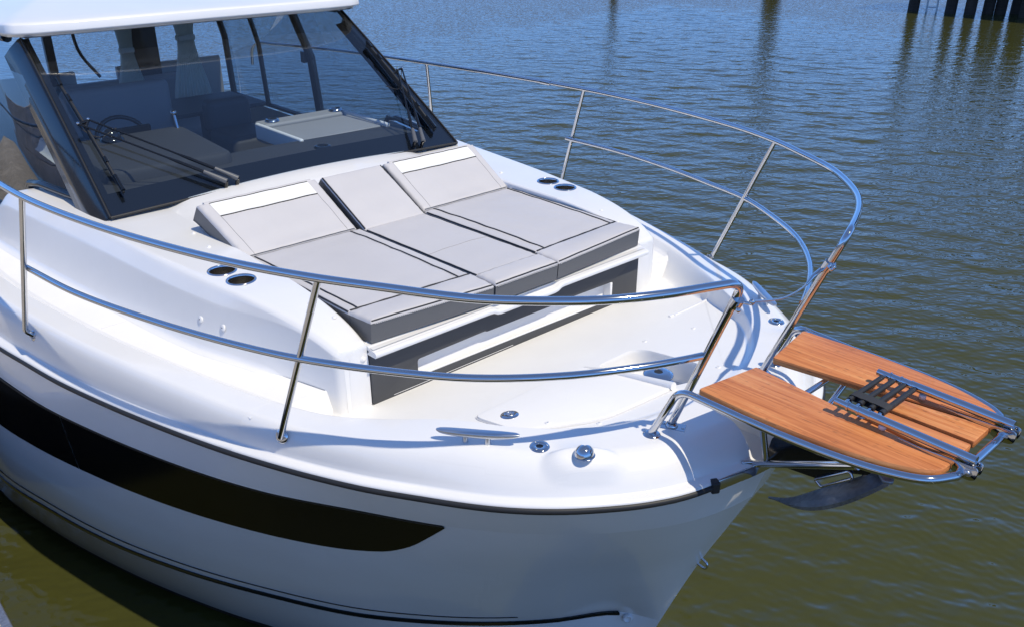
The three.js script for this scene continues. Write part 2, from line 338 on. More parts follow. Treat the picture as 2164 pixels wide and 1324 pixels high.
const knY = pchip([[-6, -0.62], [0.5, -0.62], [1.2, -0.60], [2.0, -0.565], [2.6, -0.54], [3.0897, -0.52]]);   // height of the knuckle
function hullZ(x, y) {
  const u = clamp((x - XA) / (stemX(-y) - XA)), yk = knY(XA + (3.0897 - XA) * u);
  if (y > -1.38) { const t = clamp((y - yk) / (-1.38 - yk)); return lerp(LINES[1][2](u), LINES[2][2](u), t); }
  for (let k = 0; k < LINES.length - 1; k++) if (y <= LINES[k][0] + 1e-6 && y >= LINES[k + 1][0] - 1e-6) { const t = (y - LINES[k][0]) / (LINES[k + 1][0] - LINES[k][0]); return lerp(LINES[k][2](u), LINES[k + 1][2](u), t); }
  return 0;
}
const flY = pchip([[-6, -0.42], [0, -0.42], [0.5, -0.412], [1.0, -0.397], [1.5, -0.376], [2.0, -0.347], [2.5, -0.318], [2.8, -0.302], [3.15, -0.295]]);   // height of the sheer
const US = Array.from({ length: 131 }, (_, i) => { const t = i / 130; return 1 - Math.pow(1 - t, 1.9); });
function hullStrip(ya, yb, n) {
  const rows = [];
  for (let j = 0; j <= n; j++) { const y = lerp(ya, yb, j / n), s = stemX(-y); rows.push(US.map(u => { const x = XA + (s - XA) * u; return [x, y, hullZ(x, y)]; })); }
  const g = sheet(rows); return [g, mirror(g)];
}
const topStrip = (() => { const rows = []; for (let j = 0; j <= 5; j++) rows.push(US.map(u => { const xa = XA + (3.155 - XA) * u, xb = XA + (stemX(0.52) - XA) * u, t = j / 5; return [lerp(xa, xb, t), lerp(flY(xa), knY(xb), t), lerp(LINES[0][2](u), LINES[1][2](u), t)]; })); const g = sheet(rows); return [g, mirror(g)]; })();
const midStrip = (() => { const rows = []; for (let j = 0; j <= 14; j++) rows.push(US.map(u => { const t = j / 14, y = lerp(knY(XA + (3.0897 - XA) * u), -1.38, t), x = XA + (stemX(-y) - XA) * u; return [x, y, lerp(LINES[1][2](u), LINES[2][2](u), t)]; })); const g = sheet(rows); return [g, mirror(g)]; })();
const hull = part('hull', [...topStrip, ...midStrip, ...hullStrip(-1.38, -1.70, 6),
  sheet([[[-6, -0.3, 1.66], [-6, -0.3, -1.66]], [[-6, -1.38, 1.6], [-6, -1.38, -1.6]], [[-6, -2.3, 0.5], [-6, -2.3, -0.5]]])], M.hull, boat);
part('water_stain', hullStrip(-1.70, -1.735, 1), M.scum, hull);
part('hull_bottom', [...hullStrip(-1.735, -2.3, 4)], M.antifoul, hull);
// a band that follows the side of the hull, a little proud of it
function hullBand(xa, xb, top, bot, off, n = 70, rows = 6, side = 1) {
  const R = [];
  for (let j = 0; j <= rows; j++) { const r = []; for (let i = 0; i <= n; i++) { const x = lerp(xa, xb, i / n), y = lerp(top(x), bot(x), j / rows), e = 0.01, zx = (hullZ(x + e, y) - hullZ(x - e, y)) / (2 * e), l = Math.hypot(1, zx); r.push([x - zx / l * off, y, hullZ(x, y) + off / l]); } R.push(r); }
  // edges turned in to the hull
  const edge = (row, k) => row.map((p, i) => { const x = lerp(xa, xb, i / n), y = k ? bot(x) : top(x); return [x, y, hullZ(x, y) - 0.001]; });
  const g = sheet([edge(R[0], 0), R[0]]), g2 = sheet([R[R.length - 1], edge(R[0], 1)]), b = sheet(R);
  const o = join([b, g, g2]); return side > 0 ? o : mirror(o);
}
const winBot = pchip([[-4.6, -0.97], [-0.142, -0.958], [0.659, -0.926], [1.269, -0.902], [1.717, -0.878], [1.917, -0.866], [2.117, -0.824], [2.228, -0.761], [2.36, -0.638], [2.43, -0.566]]);
const winTop = x => knY(x) - 0.014;
for (const s of [1, -1]) {
  part('hull_window', hullBand(-4.6, 0.60, winTop, winBot, 0.005, 60, 6, s), M.hullGlass, boat);
  part('hull_window', hullBand(0.606, 2.428, winTop, winBot, 0.005, 60, 6, s), M.hullGlass, boat);
  part('window_trim', hullBand(-4.6, 2.428, x => knY(x) - 0.004, x => knY(x) - 0.0135, 0.008, 90, 1, s), M.rubber, boat);
  part('boot_stripe', hullBand(-5.9, 2.588, () => -1.366, () => -1.394, 0.006, 220, 2, s), M.black, boat);
  part('pin_stripe', hullBand(-5.9, 2.35, () => -1.322, () => -1.327, 0.004, 160, 1, s), M.scum, boat);
}
part('through_hull_fitting', lathe([[0, 0.008], [0.012, 0.008], [0.013, 0.014], [0.02, 0.014], [0.023, 0], [0.0, -0.01]], 2.615, -1.405, hullZ(2.615, -1.405), 20, [0.75, 0, 0.6]), M.white, boat);

/* ----- sheer outline, gunwale, deck ----- */
const flangeZ = LINES[0][3];
const FL = (() => { // evenly spaced points of the sheer, stern to stem, starboard
  const raw = []; for (let i = 0; i <= 3000; i++) { const u = 1 - Math.pow(1 - i / 3000, 2.2), x = XA + (3.155 - XA) * u; raw.push([x, flangeZ(x)]); }
  const L = [0]; for (let i = 1; i < raw.length; i++) L[i] = L[i - 1] + Math.hypot(raw[i][0] - raw[i - 1][0], raw[i][1] - raw[i - 1][1]);
  return { raw, L, n: raw.length, len: L[raw.length - 1], at(s) { let a = 0, b = L.length - 1; while (b - a > 1) { const m = (a + b) >> 1; if (L[m] > s) b = m; else a = m; } const t = (s - L[a]) / (L[b] - L[a] || 1); return [lerp(raw[a][0], raw[b][0], t), lerp(raw[a][1], raw[b][1], t)]; }, sAtX(x) { let a = 0, b = raw.length - 1; while (b - a > 1) { const m = (a + b) >> 1; if (raw[m][0] > x) b = m; else a = m; } return lerp(L[a], L[b], (x - raw[a][0]) / (raw[b][0] - raw[a][0] || 1)); } };
})();
const flNormal = s => { const a = FL.at(Math.max(0, s - 0.03)), b = FL.at(Math.min(FL.len, s + 0.03)), dx = b[0] - a[0], dz = b[1] - a[1], l = Math.hypot(dx, dz); return [-dz / l, dx / l]; };   // outward is (-n)
const XSTEP = 1.76;
const ridgeY = x => lerp(-0.235, -0.185, sstep(1.95, 2.65, x));
const ridgeW = x => lerp(0.03, 0.13, sstep(1.85, 2.7, x));
const deckY = x => -0.37 + 0.17 * (x - 1.84) + (x > 2.205 ? 0.012 : 0);
const WALK = -0.275;
const Gof = F => [1.7 + (F[0] - 1.7) * 0.78, F[1] * 0.78];
function rimProfile(x) {
  const r = ridgeY(x), w = ridgeW(x), f = flY(x), k = sstep(2.1, 2.75, x), D = lerp(0.058, 0.115, k), o = [[-0.012, f - 0.020], [-0.0125, f - 0.006], [-0.009, f + 0.001], [0.0, f + 0.0045], [0.016, f + 0.0072], [0.021, f + 0.0095], [0.0245, f + 0.014]];
  for (let i = 1; i <= 9; i++) { const t = i / 9, a = t * Math.PI / 2; o.push([0.0245 + D * lerp(1 - Math.cos(a), t, 0.55 * k), lerp(f + 0.014, r, lerp(Math.sin(a), sstep(-0.15, 1, t), 0.5 * k))]); }
  o.push([0.14 + w, r - 0.001]); return o;
}
// bows shaped mound that carries the vent
const vents = [[2.839, 0.643]];
function mound(x, z) { const zz = Math.abs(z); let t = 0; for (const [a, b] of vents) { const c = 0.66, s = 0.75, u = (x - a) * c - (zz - b) * s, v = (x - a) * s + (zz - b) * c; const q = 1 - (u / 0.15) * (u / 0.15) - (v / 0.062) * (v / 0.062); if (q > 0) t += 0.024 * sstep(0, 0.75, q); } return t; }
function foreSection(s) {
  const F = FL.at(s), G = Gof(F), L = Math.hypot(F[0] - G[0], F[1] - G[1]), dx = (G[0] - F[0]) / L, dz = (G[1] - F[1]) / L, x = F[0], yg = deckY(G[0]), w = ridgeW(x), r = ridgeY(x);
  const d1 = 0.14 + w, prof = rimProfile(x), rest = [];
  for (let k = 1; k <= 12; k++) { const t = k / 12; rest.push([lerp(d1, L, t), lerp(r - 0.001, yg, sstep(0.0, 0.95, t))]); }
  const dense = []; const all = [...prof, ...rest];
  for (let i = 0; i < all.length; i++) { dense.push(all[i]); if (i > 12 && i < all.length - 1) dense.push([(all[i][0] + all[i + 1][0]) / 2, (all[i][1] + all[i + 1][1]) / 2]); }
  return dense.map(([d, y]) => { const X = F[0] + dx * d, Z = F[1] + dz * d; return [X, y + (d > 0.05 ? mound(X, Z) : 0), Z]; });
}
function aftSection(s) {
  const F = FL.at(s), n = flNormal(s), x = F[0], prof = rimProfile(x), r = ridgeY(x), d1 = 0.14 + ridgeW(x);
  const rest = [[d1 + 0.012, r - 0.008], [d1 + 0.03, WALK + 0.012], [d1 + 0.042, WALK + 0.003], [d1 + 0.06, WALK]];
  return [...prof, ...rest].map(([d, y]) => [F[0], y, F[1] - d]);
}
const sStep = FL.sAtX(XSTEP);
let sSlot = FL.len; for (let s = FL.len; s > 0; s -= 0.001) if (FL.at(s)[1] >= 0.10) { sSlot = s; break; }
const foreS = Array.from({ length: 201 }, (_, i) => lerp(sStep, sSlot, i / 200)), aftS = Array.from({ length: 101 }, (_, i) => lerp(0, sStep, i / 100));
const foreRows = foreS.map(foreSection), aftRows = aftS.map(aftSection);
const gun = [];
for (const rows of [foreRows, aftRows]) { const g = sheet(rows); gun.push(g, mirror(g)); }
{ // riser of the step between side deck and well
  const a = aftRows[aftRows.length - 1], f = foreRows[0], zs = [];
  const yOn = (row, z) => { for (let i = 12; i < row.length - 1; i++) { const p = row[i], q = row[i + 1]; if ((p[2] - z) * (q[2] - z) <= 0 && p[2] !== q[2]) return lerp(p[1], q[1], (z - p[2]) / (q[2] - p[2])); } return null; };
  const top = [], mid = [], bot = [];
  for (let i = 0; i <= 40; i++) { const z = lerp(0.80, a[13][2], i / 40), y1 = yOn(a, z) ?? WALK, y2 = yOn(f, z) ?? deckY(XSTEP); top.push([XSTEP - 0.002, Math.max(y1, y2) + 0.0004, z]); mid.push([XSTEP + 0.006, Math.max(y1, y2) - 0.004, z]); bot.push([XSTEP + 0.036, Math.min(y1, y2) - 0.006, z]); }
  const g = sheet([top, mid]), g2 = sheet([mid, bot]); gun.push(g, mirror(g), g2, mirror(g2));
}
const rim = part('gunwale', gun, M.gel, boat);
// rubbing strake
{
  const prof = [[0.008, -0.304], [0.016, -0.305], [0.021, -0.310], [0.022, -0.319], [0.018, -0.325], [0.010, -0.327], [0.0, -0.327]];
  const mk = (sa, sb, pr) => { const rows = []; for (let i = 0; i <= 240; i++) { const s = lerp(sa, sb, i / 240), F = FL.at(s), n = flNormal(s); rows.push(pr.map(([o, y]) => [F[0] - n[0] * o * (n[1] < 0 ? 1 : -1), y + flY(F[0]) + 0.298, F[1] + Math.abs(n[1]) * o])); } const g = sheet(rows); return [g, mirror(g)]; };
  part('rub_rail', mk(0, FL.len - 0.30, prof), M.rubber, boat);
  part('rub_rail_foot', mk(0, FL.len - 0.30, [[0.010, -0.327], [0.011, -0.331], [0, -0.333]]), M.satin, boat);
  part('bow_plate', mk(FL.len - 0.295, FL.len, [[0.010, -0.295], [0.016, -0.30], [0.017, -0.335], [0.004, -0.343]]), M.steel, boat);
  for (const sd of [1, -1]) { const s = FL.len - 0.30, F = FL.at(s), n = flNormal(s); part('strake_end_cap', box(0.03, 0.044, 0.034, F[0] + 0.010, -0.312, sd * (F[1] + 0.005), 0.006, sd * 1.05), M.rubber, boat); }
}
// bow slot for the anchor
{
  const last = foreRows[foreRows.length - 1], rows = [last, last.map(p => [p[0], -0.335, p[2]])];
  const w = sheet(rows), G = last[last.length - 1], F = last[0];
  part('anchor_slot', [w, mirror(w), sheet([[[F[0] + 0.004, -0.333, F[2]], [F[0] + 0.004, -0.333, -F[2]]], [[G[0], -0.333, G[2]], [G[0], -0.333, -G[2]]]]), sheet([[[G[0], G[1], G[2]], [G[0], G[1], -G[2]]], [[G[0], -0.335, G[2]], [G[0], -0.335, -G[2]]]])], M.gel, boat);
}
// deck sheets
const recess = roundPoly([[2.335, -0.215], [2.70, -0.205], [2.755, -0.06], [2.70, 0.045], [2.335, 0.045]], [0.09, 0.07, 0.06, 0.03, 0.05], 8);
{
  const G = foreRows.map(r => r[r.length - 1]), cut = 2.205, aft = G.filter(p => p[0] <= cut), fore = G.filter(p => p[0] > cut);
  const zc = lerp(aft[aft.length - 1][2], fore[0][2], (cut - aft[aft.length - 1][0]) / (fore[0][0] - aft[aft.length - 1][0]));
  const well = [[1.72, G[0][2]], ...aft.map(p => [p[0], p[2]]), [cut, zc]];
  const o1 = [...well, ...well.slice().reverse().map(p => [p[0], -p[1]])];
  part('well_floor', flat(o1, [], x => -0.37 + 0.17 * (x - 1.84)), M.grip, boat);
  const f = [[cut + 0.004, zc], ...fore.map(p => [p[0], p[2]])], o2 = [...f, ...f.slice().reverse().map(p => [p[0], -p[1]])];
  const up = x => -0.37 + 0.17 * (x - 1.84) + 0.012;
  const fd = part('foredeck', [flat(o2, [recess], x => up(x)), sheet([[[cut, up(cut) - 0.016, zc], [cut, up(cut) - 0.016, -zc]], [[cut, up(cut) - 0.004, zc], [cut, up(cut) - 0.004, -zc]], [[cut + 0.005, up(cut) , zc], [cut + 0.005, up(cut), -zc]]])], M.grip, boat);
  // recess of the windlass
  const cx = 2.54, cz = -0.085, lay = (k, dy, abs) => recess.map(p => [lerp(cx, p[0], k), abs ? -0.345 : up(p[0]) + dy, lerp(cz, p[1], k)]).concat([[lerp(cx, recess[0][0], k), abs ? -0.345 : up(recess[0][0]) + dy, lerp(cz, recess[0][1], k)]]);
  part('windlass_recess', [sheet([lay(1, 0), lay(0.985, -0.004), lay(0.965, -0.014), lay(0.93, -0.05), lay(0.9, 0.018 - 0.1), lay(0.86, 0, true), lay(0.0, 0, true)])], M.gel, boat);
  // lip of the hatch and hatch lid
  const lid = roundPoly([[2.292, 0.088], [2.292, 0.655], [2.53, 0.64], [2.70, 0.40], [2.735, 0.062], [2.70, 0.055]], [0.035, 0.04, 0.05, 0.08, 0.02, 0.02], 5);
  const lidG = slab(lid, 0.02, 'xz', 0, 0.006); { const p = lidG.attributes.position; for (let i = 0; i < p.count; i++) p.setY(i, p.getY(i) + up(p.getX(i)) + 0.011); }
  part('lid_gasket', tube([...lid, lid[0]].map(p => [lerp(2.5, p[0], 1.006), up(p[0]) + 0.0008, lerp(0.35, p[1], 1.012)]), 0.0032, 6), M.nylon, boat);
  const hl = part('anchor_locker_lid', lidG, M.grip, boat);
  const ridge = tube(smooth([[2.30, up(2.30) - 0.010, 0.068], [2.40, up(2.40) + 0.002, 0.064], [2.55, up(2.55) + 0.010, 0.058], [2.735, up(2.735) + 0.014, 0.050]], 16), t => 0.012 + 0.005 * t, 10);
  part('hinge_rail', ridge, M.gel, boat);
  const on = (x, z, h = 0.012) => [x, up(x) + h, z];
  const latch = part('deck_latch', lathe([[0, 0.001], [0.017, 0.001], [0.018, 0.003], [0.022, 0.0045], [0.032, 0.0035], [0.035, 0]], 2.40, up(2.40) + 0.011, 0.573, 30, [-0.17, 1, 0]), M.steel, boat);
  part('latch_ring', [tube(Array.from({ length: 17 }, (_, i) => { const a = i / 16 * Math.PI * 2; return [2.402 + 0.013 * Math.cos(a), up(2.4) + 0.0165, 0.573 + 0.010 * Math.sin(a)]; }), 0.0028, 8), box(0.012, 0.004, 0.02, 2.396, up(2.4) + 0.0155, 0.573, 0.0015)], M.satin, latch);
  for (const [x, z] of [[2.563, 0.539], [2.321, -0.285], [2.746, -0.215], [2.70, -0.5], [2.70, 0.42], [2.40, -0.52]]) {
    const b = part('deck_screw', lathe([[0, 0.002], [0.004, 0.0022], [0.0045, 0.004], [0.008, 0.0035], [0.0105, 0]], ...on(x, z, x === 2.563 ? 0.011 : 0), 18, [-0.17, 1, 0]), M.white, boat);
    part('screw_head', lathe([[0, 0.003], [0.0035, 0.0026]], ...on(x, z, x === 2.563 ? 0.011 : 0), 10), M.satin, b);
  }
  // hinge line along the seam
  part('hinge_strip', [box(0.012, 0.008, 0.34, cut + 0.015, up(cut) + 0.003, -0.79, 0.003)], M.gel, boat);
  part('hinge_strip', [box(0.016, 0.012, 0.03, cut + 0.012, up(cut) + 0.004, -0.60, 0.004)], M.gel, boat);
}

/* ----- coach roof sides (the coaming beside the sun pad) ----- */
const zo = pchip([[-6, 1.45], [-2, 1.44], [-1.2, 1.385], [-0.65, 1.305], [-0.06, 1.205], [0.4, 1.16], [0.75, 1.125], [1.15, 1.065], [1.4, 1.022], [1.6, 0.982], [1.75, 0.945], [1.86, 0.915]]);
const zbot = pchip([[-6, 1.56], [-2, 1.54], [-0.66, 1.44], [0.2, 1.33], [1.09, 1.19], [1.4, 1.09], [1.6, 1.03], [1.75, 0.985], [1.86, 0.945]]);
const yt = pchip([[-6, -0.262], [-1.12, -0.262], [-1.0, -0.12], [-0.90, -0.02], [-0.8, 0], [1.25, 0], [1.45, -0.009], [1.6, -0.026], [1.72, -0.052], [1.80, -0.082], [1.86, -0.115]]);
const ZI = 0.803;
{
  const sec = (x, low) => { const o = zo(x), b = zbot(x), y = yt(x), WALK = lerp(-0.275, -0.386, sstep(1.45, 1.74, x)), f = sstep(1.2, 1.72, x), m = lerp(lerp(o, b, 0.36), o + 0.014, f), ym = lerp(lerp(y, -0.275, 0.24), y - 0.022, f); const P = [x, y - 0.012, o + 0.006], Q = [x, ym, m], B = [x, WALK + 0.03, b - 0.022], mix = (A, C, t) => [x, lerp(A[1], C[1], t), lerp(A[2], C[2], t)]; return [[x, y, o - 0.03], [x, y - 0.001, o - 0.014], [x, y - 0.0045, o - 0.004], P, mix(P, Q, 0.25), mix(P, Q, 0.6), mix(P, Q, 0.9), mix(mix(P, Q, 0.985), mix(Q, B, 0.03), 0.5), mix(Q, B, 0.08), mix(Q, B, 0.35), mix(Q, B, 0.7), B, [x, WALK + 0.012, b - 0.012], [x, WALK + 0.003, b], [x, WALK, b + 0.02]]; };
  const xs = []; for (let x = -6; x < -1.3; x += 0.2) xs.push(x); for (let x = -1.25; x < -0.2; x += 0.04) xs.push(x); for (let x = -0.2; x < 1.80; x += 0.03) xs.push(x); xs.push(1.805);
  const rows = xs.map(x => sec(x)); const e = rows[rows.length - 1];
  // rounded nose
  const nose = (dx, k, dy) => e.map(p => [1.805 + dx, p[1] + dy * (p[1] + 0.386 > 0.05 ? 1 : 0), lerp(p[2], 0.85, k)]);
  rows.push(nose(0.014, 0.06, -0.004), nose(0.024, 0.18, -0.013), nose(0.030, 0.34, -0.028));
  const ln = rows[rows.length - 1]; rows.push(ln.map(p => [p[0] + 0.002, -0.385, p[2]]));
  const g = sheet(rows), a = [g, mirror(g)];
  // top beside the pad, forward of the flat part
  const tx = xs.filter(x => x >= 1.25 - 1e-6); const top = [], inn = [];
  const tr = [...new Set([1.25, ...tx])].map(x => { const y = yt(x), o = zo(x) - 0.03; return [[x, -0.12, ZI], [x, y - 0.012, ZI], [x, y - 0.004, ZI + 0.003], [x, y, ZI + 0.012], ...[0.33, 0.66, 1].map(t => [x, y, lerp(ZI + 0.012, o, t)])]; });
  const te = tr[tr.length - 1]; for (const [dx, k, dy] of [[0.014, 0.06, -0.004], [0.024, 0.18, -0.013], [0.030, 0.34, -0.028]]) tr.push(te.map((p, i) => [1.805 + dx, p[1] + (p[1] > -0.119 ? dy : 0), lerp(p[2], i === te.length - 1 ? 0.85 : Math.min(p[2], 0.85), k)])); tr.push(tr[tr.length - 1].map(p => [1.837, -0.385, p[2]]));
  const g2 = sheet(tr); a.push(g2, mirror(g2));
  const iw = []; for (let x = -0.05; x <= 1.2501; x += 0.1) iw.push([[Math.min(x, 1.25), -0.12, ZI], [Math.min(x, 1.25), -0.012, ZI], [Math.min(x, 1.25), -0.004, ZI + 0.003], [Math.min(x, 1.25), 0, ZI + 0.012]]);
  const g3 = sheet(iw); a.push(g3, mirror(g3));
  // flat top with the holes for the cups
  const out = [[-0.05, ZI + 0.012], [1.25, ZI + 0.012]]; for (let x = 1.25; x >= -0.0501; x -= 0.05) out.push([Math.max(x, -0.05), zo(Math.max(x, -0.05)) - 0.03]);
  const g4 = flat(out, [circle(1.001, 0.983, 0.058), circle(1.151, 0.969, 0.058)], () => 0); a.push(g4, mirror(g4));
  // side deck of the cabin aft of the windshield
  const ca = []; for (let x = -6; x <= -0.0499; x += 0.07) ca.push([[x, yt(x), zo(x) - 0.03], [x, yt(x), zo(x) - 0.14]]); ca.push([[-0.05, 0, zo(-0.05) - 0.03], [-0.05, 0, zo(-0.05) - 0.2]]);
  const g5 = sheet(ca); a.push(g5, mirror(g5));
  const nz = slab(roundPoly([[0.803, -0.386], [0.803, -0.098], [0.858, -0.100], [0.892, -0.135], [0.90, -0.386]], [0.004, 0.012, 0.02, 0.02, 0.004], 4), 0.06, 'zy', 1.838, 0.006), sw = sheet([[[1.70, -0.11, 0.8035], [1.836, -0.11, 0.8035]], [[1.70, -0.386, 0.8035], [1.836, -0.386, 0.8035]]]); a.push(nz, mirror(nz), sw, mirror(sw));
  const co = part('coaming', a, M.gel, boat);
  const walk = []; for (let x = -6; x <= XSTEP + 0.001; x += 0.097) { const s = FL.sAtX(x), F = FL.at(s), n = flNormal(s); walk.push([[x, WALK - 0.0005, zbot(Math.min(x, 1.86)) - 0.02], [x, WALK - 0.0005, flangeZ(x) - (0.19 + ridgeW(x))]]); }
  const wk = sheet(walk); for (const q of [wk, mirror(wk)]) part('side_deck', q, M.grip, boat);
  for (const s of [1, -1]) part('deck_seam', tube([[0.62, WALK - 0.0005, s * (zbot(0.62) + 0.03)], [0.62, WALK - 0.0005, s * (flangeZ(0.62) - 0.24)]], 0.0028, 6), M.nylon, boat);
  // deck between pad and windshield, aft wall and floor below the pads
  const camb = z => 0.05 * (1 - (z / 1.124) * (z / 1.124));
  const dk = []; for (const x of [-0.1, 0.02, 0.12, 0.3, 0.40]) { const r = []; for (let k = -20; k <= 20; k++) { const z = k / 20 * (ZI + 0.012); r.push([x, camb(z) * (1 - sstep(0.1, 0.40, x)) * 1.0 * sstep(0, 0.12, ZI + 0.012 - Math.abs(z)), z]); } dk.push(r); }
  part('coach_roof', [sheet(dk), sheet([[[0.40, 0, ZI + 0.012], [0.40, 0, -ZI - 0.012]], [[0.41, -0.11, ZI + 0.012], [0.41, -0.11, -ZI - 0.012]]]), sheet([[[0.40, -0.108, ZI], [0.40, -0.108, -ZI]], [[1.875, -0.108, ZI], [1.875, -0.108, -ZI]]])], M.gel, boat);
  // cups
  for (const [x, z] of [[1.001, 0.983], [1.151, 0.969]]) for (const s of [1, -1]) {
    const c = part('cup_holder', lathe([[0.064, 0.0005], [0.0625, 0.004], [0.058, 0.0055], [0.0535, 0.003], [0.052, -0.004], [0.052, -0.008]], x, 0, s * z, 40), M.steel, boat);
    part('cup', lathe([[0.052, -0.007], [0.050, -0.11], [0.044, -0.115]], x, 0, s * z, 40), M.brushed, c);
    part('cup_bottom', lathe([[0.0, -0.114], [0.046, -0.115]], x, 0, s * z, 24), M.rubber, c);
  }
  for (const [x, z] of [[0.471, 0.875], [0.692, 0.90], [1.523, 0.86], [1.66, 0.835]]) for (const s of [1, -1]) part('snap_stud', lathe([[0, 0.006], [0.005, 0.006], [0.006, 0.004], [0.007, 0.003], [0.0095, 0.0025], [0.0105, 0]], x, yt(x), s * z, 14), M.white, boat);
  for (const [x, y] of [[1.085, -0.15], [1.225, -0.15]]) for (const s of [1, -1]) {
    const z = zbot(x) - 0.07 + 0.012; const st = part('lifeline_socket', lathe([[0, 0.0025], [0.005, 0.0025], [0.014, 0.002], [0.016, -0.004]], x, y, s * (lerp(zo(x), zbot(x), 0.36) + (zbot(x) - lerp(zo(x), zbot(x), 0.36)) * 0.37), 18, [0.1, 0.35, s * 1]), M.white, boat);
    part('socket_hole', lathe([[0, 0.0032], [0.003, 0.003]], x, y, s * (lerp(zo(x), zbot(x), 0.36) + (zbot(x) - lerp(zo(x), zbot(x), 0.36)) * 0.37), 8, [0.1, 0.35, s * 1]), M.black, st);
  }
  for (const s of [1, -1]) part('snap_stud', lathe([[0, 0.006], [0.006, 0.006], [0.008, 0.003], [0.0125, 0.0025], [0.0135, 0]], 1.838, -0.155, s * 0.828, 16, [1, 0, 0]), M.white, boat);
}
// front of the sun pad: ledge, dark pad with a slot, tray behind the slot
{
  const led = [];
  const row = z => { const c = 1 - sstep(0.17, 0.21, Math.abs(z)), e = -0.112 - 0.016 * c; return [[1.80, -0.103, z], [1.838, -0.1035, z], [1.846, -0.106, z], [1.853, e + 0.002, z], [1.862, e, z], [1.890, e - 0.003, z], [1.896, e - 0.006, z], [1.8985, e - 0.012, z], [1.897, e - 0.022, z], [1.892, e - 0.027, z], [1.83, e - 0.029, z]]; };
  for (let k = 0; k <= 80; k++) led.push(row(lerp(0.806, -0.806, k / 80)));
  const lcap = r => sheet([r, r.map(() => [1.85, -0.125, r[0][2]])]);
  part('pad_ledge', [sheet(led), lcap(led[0]), lcap(led[80])], M.gel, boat);
  for (const z of [0.2, -0.2]) part('ledge_rib', tube(smooth([[1.82, -0.103, z], [1.842, -0.104, z * 1.02], [1.858, -0.114, z * 1.06], [1.885, -0.124, z * 1.08]], 10), 0.007, 10), M.gel, boat);
  const o = [[0.800, -0.372], [0.800, -0.136], [0.215, -0.136], [0.20, -0.150], [-0.20, -0.150], [-0.215, -0.136], [-0.800, -0.136], [-0.800, -0.372]];
  const slot = roundPoly([[0.572, -0.322], [0.572, -0.246], [0.21, -0.240], [0.20, -0.246], [-0.20, -0.246], [-0.21, -0.240], [-0.60, -0.246], [-0.60, -0.335]], [0.012, 0.012, 0.006, 0.006, 0.006, 0.006, 0.01, 0.01], 3);
  part('backrest_pad', slab(roundPoly(o, 0.012, 3), 0.028, 'zy', 1.842, 0.005, [slot]), M.panel, boat);
  const tray = []; for (const [x, y] of [[1.840, -0.326], [1.832, -0.322], [1.814, -0.3195], [1.806, -0.314], [1.802, -0.305], [1.800, -0.28], [1.799, -0.225]]) tray.push([[x, y, 0.58], [x, y + (-0.004), 0], [x, y - 0.012, -0.61]]);
  const tr = part('locker_tray', sheet(tray), M.gel, boat);
  part('tray_lip', tube([[1.839, -0.320, 0.57], [1.839, -0.326, 0], [1.839, -0.334, -0.6]], 0.0055, 8), M.gel, tr);
  part('tray_end', slab(roundPoly([[1.76, -0.34], [1.845, -0.34], [1.845, -0.245], [1.76, -0.23]], 0.006, 2), 0.016, 'xy', -0.60, 0.003), M.gel, tr);
  part('tray_end', [slab(roundPoly([[1.76, -0.34], [1.838, -0.34], [1.838, -0.245], [1.76, -0.23]], 0.006, 2), 0.016, 'xy', 0.582, 0.003)], M.gel, tr);
  part('base_front', [sheet([[[1.815, -0.10, 0.80], [1.815, -0.10, -0.80]], [[1.8135, -0.228, 0.80], [1.8135, -0.228, -0.80]]]), sheet([[[1.74, -0.22, 0.80], [1.74, -0.22, -0.80]], [[1.74, -0.385, 0.80], [1.74, -0.385, -0.80]]])], M.gel, boat);
  part('pad_seam', tube([[1.8435, -0.360, 0.70], [1.8435, -0.360, 0.05]], 0.0015, 6), M.thread, boat);
}

/* ----- bow rails ----- */
const TOPR = [[-3.55, 0.03, 1.50], [-3.50, 0.16, 1.485], [-3.36, 0.245, 1.47], [-3.05, 0.27, 1.48], [-2.0, 0.312, 1.585], [-0.95, 0.346, 1.615], [-0.06, 0.37, 1.622], [0.67, 0.388, 1.606], [1.2, 0.402, 1.535], [1.65, 0.414, 1.435], [2.0, 0.424, 1.33], [2.266, 0.430, 1.218], [2.45, 0.432, 1.118], [2.69, 0.433, 0.975], [2.84, 0.434, 0.838], [2.955, 0.434, 0.700], [3.04, 0.434, 0.545], [3.085, 0.434, 0.435]];
const MIDR = [[0.51, 0.047, 1.627], [1.0, 0.068, 1.57], [1.5, 0.088, 1.455], [1.85, 0.10, 1.345], [2.121, 0.113, 1.242], [2.37, 0.118, 1.097], [2.61, 0.122, 0.918], [2.80, 0.127, 0.70], [2.925, 0.131, 0.49], [3.005, 0.135, 0.315], [3.013, 0.136, 0.295]];
